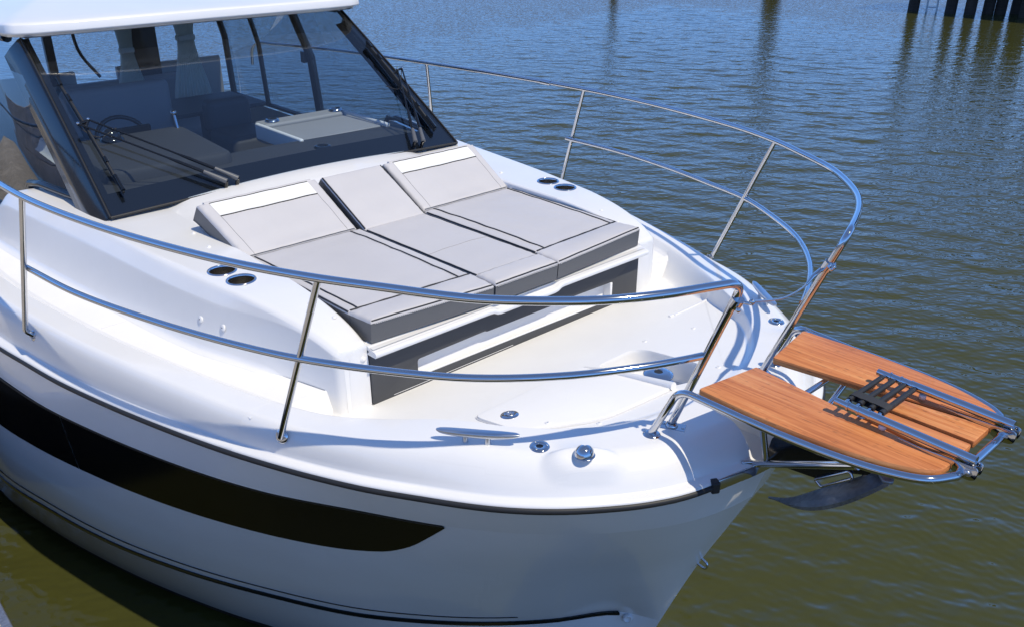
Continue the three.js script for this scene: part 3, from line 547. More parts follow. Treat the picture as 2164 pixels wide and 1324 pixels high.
for (const s of [1, -1]) {
  const m = p => [p[0], p[1], s * p[2]];
  const side = new THREE.Group(); side.name = 'bow_rail'; bases.set(side, [0, -Y0, 0]); boat.add(side);
  const curve = smooth(TOPR, 160), corner = fillet([curve[curve.length - 1], [3.135, 0.434, 0.303], [2.905, -0.172, 0.277]], [0, 0.058, 0], 10);
  part('top_rail', tube([...curve.slice(0, -1), ...corner].map(m), 0.0136, 16), M.steel, side);
  part('mid_rail', tube(smooth(MIDR, 90).map(m), 0.0126, 14), M.steel, side);
  const st = (a, b, bend) => { // stanchion, foot turned in to the gunwale
    part('stanchion', tube((bend ? fillet([a, b, [b[0] + 0.004, b[1] - 0.026, b[2] - 0.026]], 0.045, 8) : [a, [b[0], b[1] - 0.012, b[2] - 0.004]]).map(m), 0.0118, 14), M.steel, side);
    const n = V(0.34, 0.34, 0.86).normalize(), q = bend ? [b[0] + 0.004, b[1] - 0.030, b[2] - 0.028] : [b[0] - 0.004, b[1] - 0.012, b[2] - 0.010];
    part('stanchion_foot', lathe([[0, 0.009], [0.014, 0.009], [0.022, 0.006], [0.027, 0.0]], ...m(q), 24, [n.x, n.y, s * n.z]), M.steel, side);
    for (const k of [0, 1, 2]) { const a2 = k * 2.09 + 0.5, t1 = V(0, n.z, -n.y), t2 = V(1, 0, 0); const pp = V(...q).addScaledVector(t1, 0.020 * Math.sin(a2)).addScaledVector(t2, 0.020 * Math.cos(a2)).addScaledVector(n, 0.006); part('foot_screw', ball(0.0042, pp.x, pp.y, s * pp.z, 1, 0.7, 1), M.steel, side); }
  };
  st([2.266, 0.430, 1.218], [1.955, -0.250, 1.262]);
  st([0.67, 0.388, 1.606], [0.43, -0.270, 1.672], true);
  st([-0.95, 0.346, 1.615], [-1.10, -0.27, 1.775], true);
  part('gate_post_foot', [box(0.085, 0.008, 0.05, 2.912, -0.187, s * 0.277, 0.003, s * 0.5), lathe([[0.016, 0.0], [0.021, -0.004], [0.022, -0.01]], 2.905, -0.172, s * 0.277, 20)], M.steel, side);
  for (const [dx, dz] of [[0.032, 0.012], [-0.032, -0.012]]) part('foot_screw', ball(0.005, 2.912 + dx, -0.182, s * (0.277 - dz), 1, 0.6, 1), M.steel, side);
  if (s < 0) part('rail_joint', tube([[0.28, 0.3785, -1.6185], [0.37, 0.381, -1.6155]], 0.0175, 16), M.steel, side);
}

/* ----- teak bow platform ----- */
const platY = x => 0.026 + (x - 3.04) * 0.022;
const plat = new THREE.Group(); plat.name = 'bow_platform'; bases.set(plat, [0, -Y0, 0]); boat.add(plat);
{
  const tilt = g => { const p = g.attributes.position; for (let i = 0; i < p.count; i++) p.setY(i, p.getY(i) + platY(p.getX(i))); return g; };
  const inner = x => lerp(0.049, 0.142, (x - 3.064) / (3.755 - 3.064));
  const wide = roundPoly([[3.064, 0.049], [3.021, 0.314], [3.21, 0.322], [3.36, 0.318], [3.52, 0.303], [3.63, 0.275], [3.715, 0.238], [3.752, 0.205], [3.758, inner(3.758)]], [0.008, 0.014, 0.06, 0.07, 0.07, 0.05, 0.04, 0.03, 0.006], 4);
  const centre = roundPoly([[3.47, 0.009], [3.47, inner(3.47) - 0.014], [3.755, inner(3.755) - 0.016], [3.755, 0.009]], 0.008, 3);
  for (const s of [1, -1]) {
    const w = slab(wide.map(p => [p[0], s * p[1]]), 0.026, 'xz', 0, 0.005), c = slab(centre.map(p => [p[0], s * p[1]]), 0.026, 'xz', -0.001, 0.005);
    part('plank', tilt(w), M.teak, plat, { shift: [s * 0.37, s * 0.21 + 0.3] }); part('plank', tilt(c), M.teak, plat, { shift: [s * 0.11 + 0.5, s * 0.33] });
    part('plank_cleat', [box(0.03, 0.02, 0.20, 3.18, platY(3.18) - 0.036, s * 0.21, 0.004), box(0.03, 0.02, 0.22, 3.60, platY(3.6) - 0.036, s * 0.16, 0.004)], M.steel, plat);
  }
  const half = [[2.893, -0.178, 0.369], [2.972, 0.012, 0.346], [3.21, 0.010, 0.3365], [3.36, 0.013, 0.333], [3.52, 0.017, 0.319], [3.64, 0.020, 0.292], [3.735, 0.022, 0.245], [3.783, 0.022, 0.17]];
  const a = fillet(half.slice(0, 3), [0, 0.07, 0], 10), cur = smooth(half.slice(2), 40), one = [...a.slice(0, -1), ...cur];
  const path = [...one, [3.788, 0.022, 0.10], ...[...one, [3.788, 0.022, 0.10]].reverse().map(mz)];
  part('platform_frame', tube(path, 0.0128, 16), M.steel, plat);
  for (const s of [1, -1]) {
    part('frame_foot', lathe([[0.0, 0.009], [0.017, 0.009], [0.026, 0.006], [0.031, 0]], 2.893, -0.186, s * 0.369, 26), M.steel, plat);
    for (const k of [0, 1, 2]) part('foot_screw', ball(0.0045, 2.893 + 0.023 * Math.cos(k * 2.1 + 0.4), -0.179, s * (0.369 + 0.023 * Math.sin(k * 2.1 + 0.4)), 1, 0.6, 1), M.steel, plat);
    part('frame_brace', tube([[3.135, -0.300, s * 0.115], [3.565, 0.002, s * 0.295]], 0.0125, 14), M.steel, plat);
    part('frame_strut', tube([[3.262, 0.004, s * 0.31], [3.196, -0.258, s * 0.128]], 0.0105, 12), M.steel, plat);
    part('brace_plate', [box(0.05, 0.05, 0.012, 3.133, -0.305, s * 0.135, 0.004, s * 0.9)], M.steel, plat);
  }
  part('cross_bar', tube([[3.25, 0.0, 0.325], [3.25, 0.0, -0.325]], 0.010, 10), M.steel, plat);
}
/* ----- folding ladder on the platform ----- */
{
  const lad = new THREE.Group(); lad.name = 'boarding_ladder'; bases.set(lad, [0, -Y0, 0]); boat.add(lad);
  const yl = x => lerp(0.074, 0.069, (x - 3.394) / 0.41), rx = [3.418, 3.452, 3.487, 3.520];
  for (const s of [1, -1]) {
    const z = s * 0.133;
    part('ladder_tube', tube([[3.392, yl(3.39), z], [3.394, yl(3.39), z], [3.436, yl(3.43), z]], 0.0108, 16), M.steel, lad);
    part('ladder_tube', tube([[3.434, yl(3.43), z], [3.4345, yl(3.43), z], [3.470, yl(3.47), z]], 0.0120, 16), M.steel, lad);
    part('ladder_tube', tube([[3.468, yl(3.47), z], [3.4685, yl(3.47), z], [3.506, yl(3.5), z]], 0.0132, 16), M.steel, lad);
    part('ladder_tube', tube([[3.503, yl(3.5), z], [3.5035, yl(3.5), z], [3.812, yl(3.81), z]], 0.0145, 18), M.steel, lad);
    for (const x of [3.436, 3.470, 3.505]) part('tube_collar', tube([[x - 0.003, yl(x), z], [x + 0.003, yl(x), z]], 0.0150, 16), M.steel, lad);
    part('standoff_bumper', lathe([[0, 0], [0.010, 0], [0.011, -0.004], [0.011, -0.014], [0.0, -0.0145]], 3.545, yl(3.545) - 0.0135, z * 0.97, 16), M.nylon, lad);
    const plate = roundPoly([[3.60, 0.050], [3.66, 0.050], [3.80, 0.058], [3.828, 0.060], [3.828, 0.014], [3.778, 0.012], [3.735, 0.040]], [0.004, 0.02, 0.01, 0.022, 0.026, 0.02, 0.02], 6);
    for (const d of [-0.0175, 0.0175]) part('hinge_plate', slab(plate, 0.004, 'xy', z + d, 0.001), M.steel, lad);
    part('hinge_bolt', [lathe([[0, 0.006], [0.006, 0.006], [0.008, 0.003], [0.008, 0]], 3.803, 0.036, z + s * 0.0195, 6, [0, 0, s]), lathe([[0, 0.001], [0.012, 0.001], [0.0125, 0]], 3.803, 0.036, z + s * 0.0195, 18, [0, 0, s]), tube([[3.803, 0.036, z - 0.02], [3.803, 0.036, z + 0.02]], 0.006, 10)], M.satin, lad);
  }
  rx.forEach((x, i) => {
    const y = yl(x) - 0.001, k = [0.0072, 0.0076, 0.0080, 0.0080][i];
    const r = part('rung', tube([[x, y, 0.133], [x, y, -0.133]], 0.0058, 12), M.steel, lad);
    part('rung_sleeve', tube([[x, y, 0.097], [x, y, 0.096], [x, y, -0.111], [x, y, -0.112]], k + 0.0012, 16), M.rubber, r);
  });
  const st = []; for (const [x, dy] of [[3.407, 0.001], [3.409, 0.006], [3.414, 0.0094], [3.43, 0.0100], [3.47, 0.0105], [3.515, 0.0100], [3.525, 0.007], [3.530, 0.001], [3.526, -0.007], [3.518, -0.0105], [3.47, -0.0105], [3.42, -0.0105], [3.410, -0.007], [3.407, 0.001]]) st.push([[x, yl(3.46) + dy, 0.078], [x, yl(3.46) + dy, 0.043]]);
  part('strap', sheet(st), M.webbing, lad);
}

/* ----- anchor roller, windlass, deck hardware ----- */
{
  const rl = new THREE.Group(); rl.name = 'anchor_roller'; bases.set(rl, [0, -Y0, 0]); boat.add(rl);
  const ch = []; for (const x of [2.94, 3.1, 3.28, 3.46]) ch.push([[x, -0.145 + (x - 3) * 0.02, 0.058], [x, -0.19 + (x - 3) * 0.02, 0.056], [x, -0.204 + (x - 3) * 0.02, 0.045], [x, -0.205 + (x - 3) * 0.02, 0], [x, -0.204 + (x - 3) * 0.02, -0.045], [x, -0.19 + (x - 3) * 0.02, -0.056], [x, -0.145 + (x - 3) * 0.02, -0.058]]);
  part('roller_channel', sheet(ch), M.satin, rl);
  const pl = roundPoly([[3.15, -0.300], [3.17, -0.19], [3.46, -0.125], [3.53, -0.12], [3.515, -0.17], [3.44, -0.20], [3.345, -0.272]], [0.01, 0.02, 0.02, 0.02, 0.02, 0.02, 0.01], 4);
  for (const z of [0.064, -0.064]) part('cheek_plate', slab(pl, 0.005, 'xy', z, 0.0015), M.black, rl);
  part('roller_wheel', tube([[3.49, -0.150, 0.056], [3.49, -0.150, 0.02], [3.49, -0.150, 0], [3.49, -0.150, -0.02], [3.49, -0.150, -0.056]], t => 0.016 + 0.010 * Math.abs(2 * t - 1), 18), M.rubber, rl);
  part('keeper_bail', tube(fillet([[3.345, -0.275, 0.07], [3.452, -0.185, 0.07], [3.465, -0.205, 0.07], [3.37, -0.290, 0.07], [3.345, -0.275, 0.07]], 0.008, 4), 0.0055, 8), M.steel, rl);
  const wl = new THREE.Group(); wl.name = 'windlass'; bases.set(wl, [0, -Y0, 0]); boat.add(wl);
  const wx = 2.592, wz = -0.04, wy = -0.328;
  part('drum', lathe([[0.05, 0], [0.052, 0.03], [0.036, 0.045], [0.036, 0.07], [0.056, 0.085], [0.060, 0.094], [0.058, 0.100], [0.040, 0.107], [0.020, 0.109], [0.017, 0.106]], wx, wy, wz, 36), M.steel, wl);
  part('drum_socket', lathe([[0.017, 0.1055], [0.0, 0.1045]], wx, wy, wz, 16), M.rubber, wl);
  part('gypsy', lathe([[0.062, 0.02], [0.067, 0.03], [0.045, 0.042], [0.067, 0.055], [0.062, 0.062], [0.04, 0.064]], wx, wy, wz, 30), M.steel, wl);
  part('gear_cover', slab(roundPoly([[2.60, -0.13], [2.66, -0.135], [2.735, -0.09], [2.74, -0.03], [2.68, 0.0], [2.62, -0.0]], 0.03, 5), 0.055, 'xz', -0.282, 0.014), M.steel, wl);
  part('windlass_base', slab(roundPoly([[2.52, -0.13], [2.74, -0.13], [2.755, -0.02], [2.68, 0.02], [2.52, 0.02]], 0.04, 5), 0.012, 'xz', -0.334, 0.003), M.steel, wl);
  part('control_arm', tube(smooth([[2.583, -0.232, -0.060], [2.60, -0.238, -0.022], [2.622, -0.262, 0.010], [2.635, -0.30, 0.022]], 14), t => 0.0085 - 0.002 * t, 12), M.satin, wl);
  // cleats, filler caps, vents on both bows
  for (const s of [1, -1]) {
    const cl = new THREE.Group(); cl.name = 'mooring_cleat'; bases.set(cl, [0, -Y0, 0]); boat.add(cl);
    const a = V(2.424, -0.148, 0.924), b = V(2.65, -0.138, 0.754), mid = a.clone().add(b).multiplyScalar(0.5), dir = b.clone().sub(a).normalize(), side = V(-dir.z, 0, dir.x).normalize(), hl = a.distanceTo(b) / 2;
    const rows = []; for (let i = 0; i <= 24; i++) { const t = i / 12 - 1, w = 0.012 * Math.pow(1 - Math.pow(Math.abs(t), 2.4), 0.5) + 0.0045, h = 0.0100 * Math.sqrt(Math.max(0, 1 - Math.pow(Math.abs(t), 3))) + 0.004, y = 0.004 * t * t, row = []; const c = mid.clone().addScaledVector(dir, t * hl); for (let k = 0; k < 14; k++) { const q = k / 14 * 6.28319, cx = Math.sign(Math.cos(q)) * Math.pow(Math.abs(Math.cos(q)), 0.6), cy = Math.sign(Math.sin(q)) * Math.pow(Math.abs(Math.sin(q)), 0.7); row.push([c.x + side.x * w * cx, c.y + y - 0.004 + h * cy * (cy > 0 ? 0.55 : 1.1), s * (c.z + side.z * w * cx)]); } rows.push(row); }
    const cap = r => sheet([r, r.map(() => { const c = [0, 0, 0]; r.forEach(q => { c[0] += q[0] / r.length; c[1] += q[1] / r.length; c[2] += q[2] / r.length; }); return c; })], true);
    part('horn', [sheet(rows, true), cap(rows[0]), cap(rows[24])], M.satin, cl);
    for (const t of [-0.3, 0.24]) { const c = mid.clone().addScaledVector(dir, t * hl); part('cleat_leg', tube([[c.x, c.y - 0.008, s * c.z], [c.x, -0.178, s * c.z], [c.x, -0.196, s * c.z], [c.x, -0.215, s * c.z]], u => u < 0.3 ? 0.0095 : u < 0.9 ? 0.0105 : 0.016, 16), M.satin, cl); }
    const fc = part('filler_cap', lathe([[0.0125, 0.0015], [0.0135, 0.0055], [0.024, 0.006], [0.031, 0.005], [0.0345, 0]], 2.692, -0.1855, s * 0.702, 34), M.steel, boat);
    part('cap_key', lathe([[0, 0.0005], [0.0125, 0.002]], 2.692, -0.1855, s * 0.702, 20), M.black, fc);
    for (const k of [0, 1, 2]) part('cap_screw', ball(0.0038, 2.692 + 0.025 * Math.cos(2.09 * k + 1.2), -0.180, s * (0.702 + 0.025 * Math.sin(2.09 * k + 1.2)), 1, 0.5, 1), M.satin, fc);
    const vy = -0.168, cow = []; for (let i = 0; i <= 12; i++) { const t = i / 12 * Math.PI / 2, r = []; for (let k = 0; k <= 16; k++) { const q = -2.2 + k / 16 * 4.4, rr = 0.031 * Math.cos(t); r.push([2.839 + rr * Math.cos(q - 0.85) * 1.0, vy + 0.034 * Math.sin(t), s * (0.643 - rr * Math.sin(q - 0.85) * 1.1)]); } cow.push(r); }
    const vn = part('vent_cowl', sheet(cow), M.steel, boat);
    part('vent_base', lathe([[0, 0.003], [0.034, 0.003], [0.036, 0]], 2.839, vy - 0.002, s * 0.643, 26), M.steel, vn);
  }
  // bow eye
  const ey = [2.905, -0.945, 0];
  part('bow_eye', [tube(fillet([[2.905, -0.925, 0.0], [2.940, -0.935, 0.0], [2.935, -0.968, 0], [2.886, -0.962, 0]], 0.017, 6), 0.005, 12), lathe([[0, 0.003], [0.010, 0.0025], [0.012, 0]], 2.908, -0.925, 0, 16, [1, -0.42, 0]), lathe([[0, 0.003], [0.010, 0.0025], [0.012, 0]], 2.892, -0.964, 0, 16, [1, -0.42, 0])], M.steel, boat);
}

/* ----- windshield, pillars, wipers ----- */
const camb = z => 0.045 * (1 - (z / 1.124) * (z / 1.124));
const wsP = (t, z) => [lerp(0.028, -1.145, t), lerp(0.012 + 0.5 * camb(z), 0.742 + 0.6 * camb(z), t) + 0.008 * Math.sin(Math.PI * t), z * lerp(1.105, 1.035, t)];   // z from -1 to 1
{
  const grid = (t0, t1, z0, z1, off, nt = 10, nz = 30) => { const R = []; for (let i = 0; i <= nt; i++) { const r = []; for (let j = 0; j <= nz; j++) { const p = wsP(lerp(t0, t1, i / nt), lerp(z0, z1, j / nz)); r.push([p[0] + off * 0.53, p[1] + off * 0.85, p[2]]); } R.push(r); } return sheet(R); };
  const ws = part('windshield', grid(0, 1, -1, 1, 0), M.glass, boat);
  part('glass_border', [grid(0.0, 0.112, -1, 1, -0.006, 3), grid(0.112, 1, 0.962, 1, -0.006, 8, 3), grid(0.112, 1, -1, -0.962, -0.006, 8, 3) ], M.frit, ws);
  for (const s of [1, -1]) {
    const R = []; for (let i = 0; i <= 12; i++) { const t = i / 12, p = wsP(t, 1), q = lerp(0.105, 0.085, t); R.push([[p[0], p[1] + 0.001, s * (p[2] - 0.01)], [p[0], p[1] + 0.004, s * (p[2] + 0.004)], [p[0] - 0.010, p[1] - 0.004, s * (p[2] + 0.016)], [p[0] - q * 0.75, p[1] - q * 0.62, s * (p[2] + 0.052)], [p[0] - q * 1.5, p[1] - q * 1.22, s * (p[2] + 0.074)], [p[0] - q * 1.5 - 0.01, p[1] - q * 1.22 - 0.01, s * (p[2] + 0.03)]]); }
    part('windshield_pillar', sheet(R), M.black, boat);
    part('pillar_seal', tube(Array.from({ length: 13 }, (_, i) => { const p = wsP(i / 12, 1); return [p[0] + 0.002, p[1] + 0.004, s * (p[2] + 0.001)]; }), 0.005, 8), M.rubber, boat);
    // pantograph wiper
    const wp = new THREE.Group(); wp.name = 'windshield_wiper'; bases.set(wp, [0, -Y0, 0]); boat.add(wp);
    const up = (x, z, h) => { const t = clamp((0.028 - x) / 1.173), p = wsP(t, clamp(z / lerp(1.105, 1.035, t), -1, 1)); return [x + 0.53 * h, p[1] + 0.85 * h, s * z]; };
    const bl = []; for (let i = 0; i <= 20; i++) bl.push(up(lerp(-0.80, -0.068, i / 20), 0.993, 0.030 + 0.012 * Math.sin(Math.PI * i / 20)));
    part('wiper_blade', [tube(bl, 0.0075, 8), sheet([bl.map((p, i) => up(lerp(-0.80, -0.068, i / 20), 0.993, 0.004)), bl])], M.rubber, wp);
    for (const [a, b] of [[-0.80, -0.75], [-0.68, -0.64], [-0.27, -0.24], [-0.16, -0.07]]) part('blade_clip', tube([up(a, 0.993, 0.044), up(b, 0.993, 0.044)], 0.0095, 8), M.black, wp);
    const ha = s > 0 ? [[-0.492, 0.972], [0.008, 0.415]] : [[-0.530, 1.035], [0.004, 0.775]], hb = s > 0 ? [[-0.478, 1.03], [0.010, 0.482]] : [[-0.535, 1.075], [0.010, 0.832]];
    for (const [[x1, z1], [x2, z2]] of [ha, hb]) {
      const pts = []; for (let i = 0; i <= 12; i++) { const t = i / 12; pts.push(up(lerp(x1, x2, t), lerp(z1, z2, t), 0.060 - 0.012 * t)); }
      part('wiper_arm', [tube(pts, t => t < 0.62 ? 0.0055 : 0.0095, 8)], M.black, wp);
      const e = up(x2, z2, 0.045), f = up(lerp(x2, x1, 0.16), lerp(z2, z1, 0.16), 0.05);
      part('arm_hood', tube([f, e], t => 0.011 + 0.004 * t, 10), M.hood, wp);
      const q = up(x1, z1, 0.065); part('pivot_nut', ball(0.008, ...q), M.steel, wp);
    }
    const l1 = up(ha[0][0], ha[0][1], 0.055), l2 = up(hb[0][0], hb[0][1], 0.055); part('wiper_link', [tube([l1, l2], 0.008, 8), tube([l1, up(ha[0][0] + 0.02, 0.993, 0.04)], 0.009, 8)], M.black, wp);
    for (const q of [ha, hb]) { const pb = up(q[1][0] - 0.004, q[1][1], 0.0); part('wiper_spindle', tube([[pb[0], pb[1] - 0.01, pb[2]], [pb[0] + 0.022, pb[1] + 0.036, pb[2]]], 0.011, 12), M.black, wp); }
    part('washer_hose', tube(smooth([l2, up(-0.44, 1.0, 0.03), up(-0.40, 0.95, 0.03), up(-0.42, 0.86, 0.05)], 16), 0.0028, 6), M.rubber, wp);
  }
  part('windshield_sill', tube(Array.from({ length: 31 }, (_, j) => { const p = wsP(0, lerp(-1, 1, j / 30)); return [p[0] + 0.004, p[1] + 0.001, p[2]]; }), 0.007, 8), M.rubber, boat);
}
/* ----- roof and cabin ----- */
{
  const roofOut = [[-0.885, 0], [-0.89, 0.45], [-0.915, 0.80], [-0.955, 1.0], [-1.0, 1.092], [-1.06, 1.135], [-2, 1.24], [-3, 1.29], [-4.6, 1.28]];
  const crown = (x, z) => 0.10 * sstep(-0.8, -3, x) * 1 + 0.055 * (1 - (z / 1.3) * (z / 1.3));
  const rows = [];
  const ring = (inset, dy) => { const a = roofOut.map(([x, z]) => { const l = Math.hypot(x + 2.8, z) || 1; return [x - (x + 2.8) / l * inset, 0.776 + dy + (dy > 0.05 ? crown(x - (x + 2.8) / l * inset, z * (1 - inset / l)) - crown(x, z) : 0) + 0.02 * (1 - (z / 1.1) * (z / 1.1)) * 0.5 - 0.03 * sstep(-2, -4.6, x), z * (1 - inset / l)]; }); return a; };
  const full = r => [...r.slice().reverse(), ...r.slice(1).map(mz)];
  rows.push(full(ring(0.35, 0.0)), full(ring(0.06, -0.004)), full(ring(0.045, -0.008)), full(ring(0.035, 0.012)), full(ring(0.012, 0.008)), full(ring(0.002, 0.012)), full(ring(0, 0.02)), full(ring(0.004, 0.055)), full(ring(0.012, 0.062)), full(ring(0.03, 0.067)), full(ring(0.12, 0.08)), full(ring(0.5, 0.10)), full(ring(1.0, 0.11)));
  const g = sheet(rows.slice(0, 5)), g1 = sheet(rows.slice(4, 10)), g2 = sheet(rows.slice(9));
  const top = rows[rows.length - 1], cap = sheet([top, top.map(p => [p[0], p[1], 0])]);
  part('cabin_roof', [g, g1, g2, cap], M.gel, boat);
  part('headliner', sheet([[[-1.0, 0.765, 1.05], [-1.0, 0.765, -1.05]], [[-4.5, 0.74, 1.2], [-4.5, 0.74, -1.2]]]), M.lining, boat);
  const top2 = (x, s) => [x, 0.745, s * lerp(1.06, 1.2, clamp((-1.1 - x) / 2))], foot = (x, s) => [x, -0.02, s * (zo(x) - 0.11)];
  for (const s of [1, -1]) {
    const A = wsP(0.0, 1), B = wsP(1, 1);
    // side glass with its frame: raked edge at the pillar, then upright bays
    const gl = []; for (let i = 0; i <= 32; i++) { const k = i / 32, x0 = k < 0.4 ? lerp(-0.20, -2.0, k / 0.4) : lerp(-2.0, -3.6, (k - 0.4) / 0.6), x1 = k < 0.4 ? lerp(-1.28, -2.04, k / 0.4) : lerp(-2.04, -3.6, (k - 0.4) / 0.6), f = [x0, yt(x0) + 0.03, s * (zo(x0) - 0.13)], t = top2(x1, s); gl.push([f, t]); }
    part('side_window', sheet(gl.map(([f, t]) => Array.from({ length: 9 }, (_, k) => { const v = k / 8; return [lerp(f[0], t[0], v), lerp(f[1], t[1], v), lerp(f[2], t[2], v) + s * 0.12 * v * (1 - v)]; }))), M.sideGlass, boat);
    part('window_sill', tube(gl.map(r => r[0]), 0.022, 8), M.black, boat);
    part('window_header', tube(gl.map(r => r[1]), 0.03, 8), M.black, boat);
    part('window_post', tube([[-2.0, yt(-2) + 0.03, s * (zo(-2) - 0.145)], [-2.02, 0.30, s * 1.26], [-2.05, 0.745, s * 1.11]], 0.036, 8), M.black, boat);
    part('window_post', tube([[-2.92, yt(-3) + 0.03, s * (zo(-3) - 0.145)], [-2.94, 0.30, s * 1.28], [-2.96, 0.745, s * 1.18]], 0.022, 8), M.black, boat);
    part('window_post', tube([[-3.6, yt(-3.6) + 0.03, s * (zo(-3.6) - 0.145)], [-3.6, 0.30, s * 1.28], [-3.6, 0.745, s * 1.18]], 0.03, 8), M.black, boat);
    if (s < 0) part('window_latch', box(0.05, 0.09, 0.04, -2.06, 0.30, -1.22, 0.01), M.black, boat);
  }
  // aft bulkhead frame and cabin sole
  part('aft_frame', [box(0.06, 1.7, 0.07, -3.62, -0.1, 0.24, 0.01), box(0.06, 1.7, 0.30, -3.62, -0.1, -0.50, 0.01), box(0.06, 0.10, 2.4, -3.62, 0.70, 0, 0.01), box(0.06, 1.7, 0.08, -3.62, -0.1, 0.98, 0.01)], M.black, boat);
  part('aft_bulkhead', [box(0.05, 1.1, 1.10, -3.66, -0.42, 0.62, 0.01), box(0.05, 1.1, 0.95, -3.66, -0.42, -0.75, 0.01)], M.lining, boat);
  part('grab_loop', [tube(smooth([[-3.55, 0.6, 0.42], [-3.55, 0.3, 0.38], [-3.55, 0.05, 0.33]], 10), 0.014, 8), tube(smooth([[-3.55, 0.6, 0.06], [-3.55, 0.3, 0.03], [-3.55, 0.08, -0.10]], 10), 0.014, 8)], M.black, boat);
  part('cabin_sole', sheet([[[0.0, -0.95, 1.2], [0.0, -0.95, -1.2]], [[-5.9, -0.95, 1.2], [-5.9, -0.95, -1.2]]]), M.sole, boat);
  part('cabin_side', (() => { const r = []; for (let x = -0.1; x >= -4.7; x -= 0.05) r.push([[x, -0.95, zo(x) - 0.14], [x, yt(x), zo(x) - 0.138]]); const g = sheet(r); return [g, mirror(g)]; })(), M.lining, boat);
  // dashboard: flat top behind the glass, binnacle for the helm, companion hatch to port
  part('dashboard', [sheet([[[0.0, -0.01, 1.04], [0.0, 0.02, 0], [0.0, -0.01, -1.04]], [[-0.18, 0.035, 1.05], [-0.18, 0.05, 0], [-0.18, 0.035, -1.05]], [[-0.62, 0.03, 1.06], [-0.62, 0.045, 0], [-0.62, 0.03, -1.06]], [[-0.72, -0.02, 1.06], [-0.72, -0.02, 0], [-0.72, -0.02, -1.06]], [[-0.74, -0.6, 1.06], [-0.74, -0.6, 0], [-0.74, -0.6, -1.06]]])], M.dash, boat);
  part('helm_binnacle', (() => { const g = slab(roundPoly([[-1.28, 0.16], [-1.28, 0.92], [-0.45, 0.94], [-0.40, 0.22]], 0.08, 5), 0.24, 'xz', 0.11, 0.03); return g; })(), M.dash, boat);
  part('compass', [ball(0.055, -1.14, 0.135, 0.66), lathe([[0.075, -0.03], [0.07, 0.0], [0.055, 0.012]], -1.14, 0.12, 0.66, 24)], M.black, boat);
  part('steering_wheel', [(() => { const g = new THREE.TorusGeometry(0.17, 0.014, 10, 36); g.rotateY(Math.PI / 2); g.rotateZ(0.5); g.translate(-1.42, 0.02, 0.5); return g; })(), tube([[-1.30, -0.02, 0.5], [-1.42, 0.02, 0.5]], 0.02, 10), tube([[-1.42, 0.02, 0.34], [-1.42, 0.02, 0.66]], 0.012, 8)], M.black, boat);
  part('chart_screen', box(0.03, 0.17, 0.27, -1.285, 0.06, 0.5, 0.008), M.hullGlass, boat);
  part('throttle_lever', [tube([[-1.2, 0.1, 0.22], [-1.23, 0.19, 0.22]], 0.01, 8), ball(0.02, -1.235, 0.2, 0.22)], M.steel, boat);
  const gal = part('companion_hatch', [box(0.62, 0.11, 0.03, -0.90, 0.0, -0.33, 0.012), box(0.62, 0.11, 0.03, -0.90, 0.0, -1.0, 0.012)], M.white, boat);
  part('hatch_panel', [box(0.44, 0.02, 0.62, -0.84, 0.03, -0.665, 0.006), box(0.16, 0.14, 0.64, -1.20, -0.02, -0.665, 0.02)], M.seatGrey, gal);
  for (const z of [-0.44, -0.95]) part('hatch_stay', lathe([[0.05, 0.0], [0.046, 0.012], [0.036, 0.014], [0.03, 0.004], [0, 0.003]], -1.19, 0.055, z, 26), M.steel, gal);
  part('dash_vent', lathe([[0.055, 0], [0.05, 0.014], [0.036, 0.016], [0.03, 0.006], [0, 0.005]], -0.36, 0.042, -0.34, 26), M.black, boat);
  for (const z of [0.52, -0.55]) part('dash_screw', ball(0.009, -0.25, 0.049, z, 1, 0.5, 1), M.steel, boat);
  // seats
  part('helm_seat', [box(0.12, 0.62, 0.76, -2.20, -0.06, 0.24, 0.05), box(0.5, 0.16, 0.76, -1.92, -0.36, 0.24, 0.05)], M.seatGrey, boat);
  part('helm_seat_base', box(0.42, 0.55, 0.5, -1.95, -0.70, 0.24, 0.03), M.seatDark, boat);
  part('co_pilot_seat', [box(0.16, 0.24, 0.34, -1.86, 0.0, -0.42, 0.05), box(0.42, 0.16, 0.36, -1.62, -0.16, -0.42, 0.05)], M.seatDark, boat);
  part('saloon_table', [box(0.62, 0.03, 0.72, -2.36, -0.02, -0.48, 0.012), box(0.1, 0.9, 0.1, -2.36, -0.48, -0.48, 0.02)], M.seatDark, boat);
  part('saloon_sofa', [box(0.5, 0.4, 1.5, -3.25, -0.55, -0.2, 0.05), box(0.14, 0.6, 1.5, -3.5, -0.25, -0.2, 0.05)], M.seatGrey, boat);
}

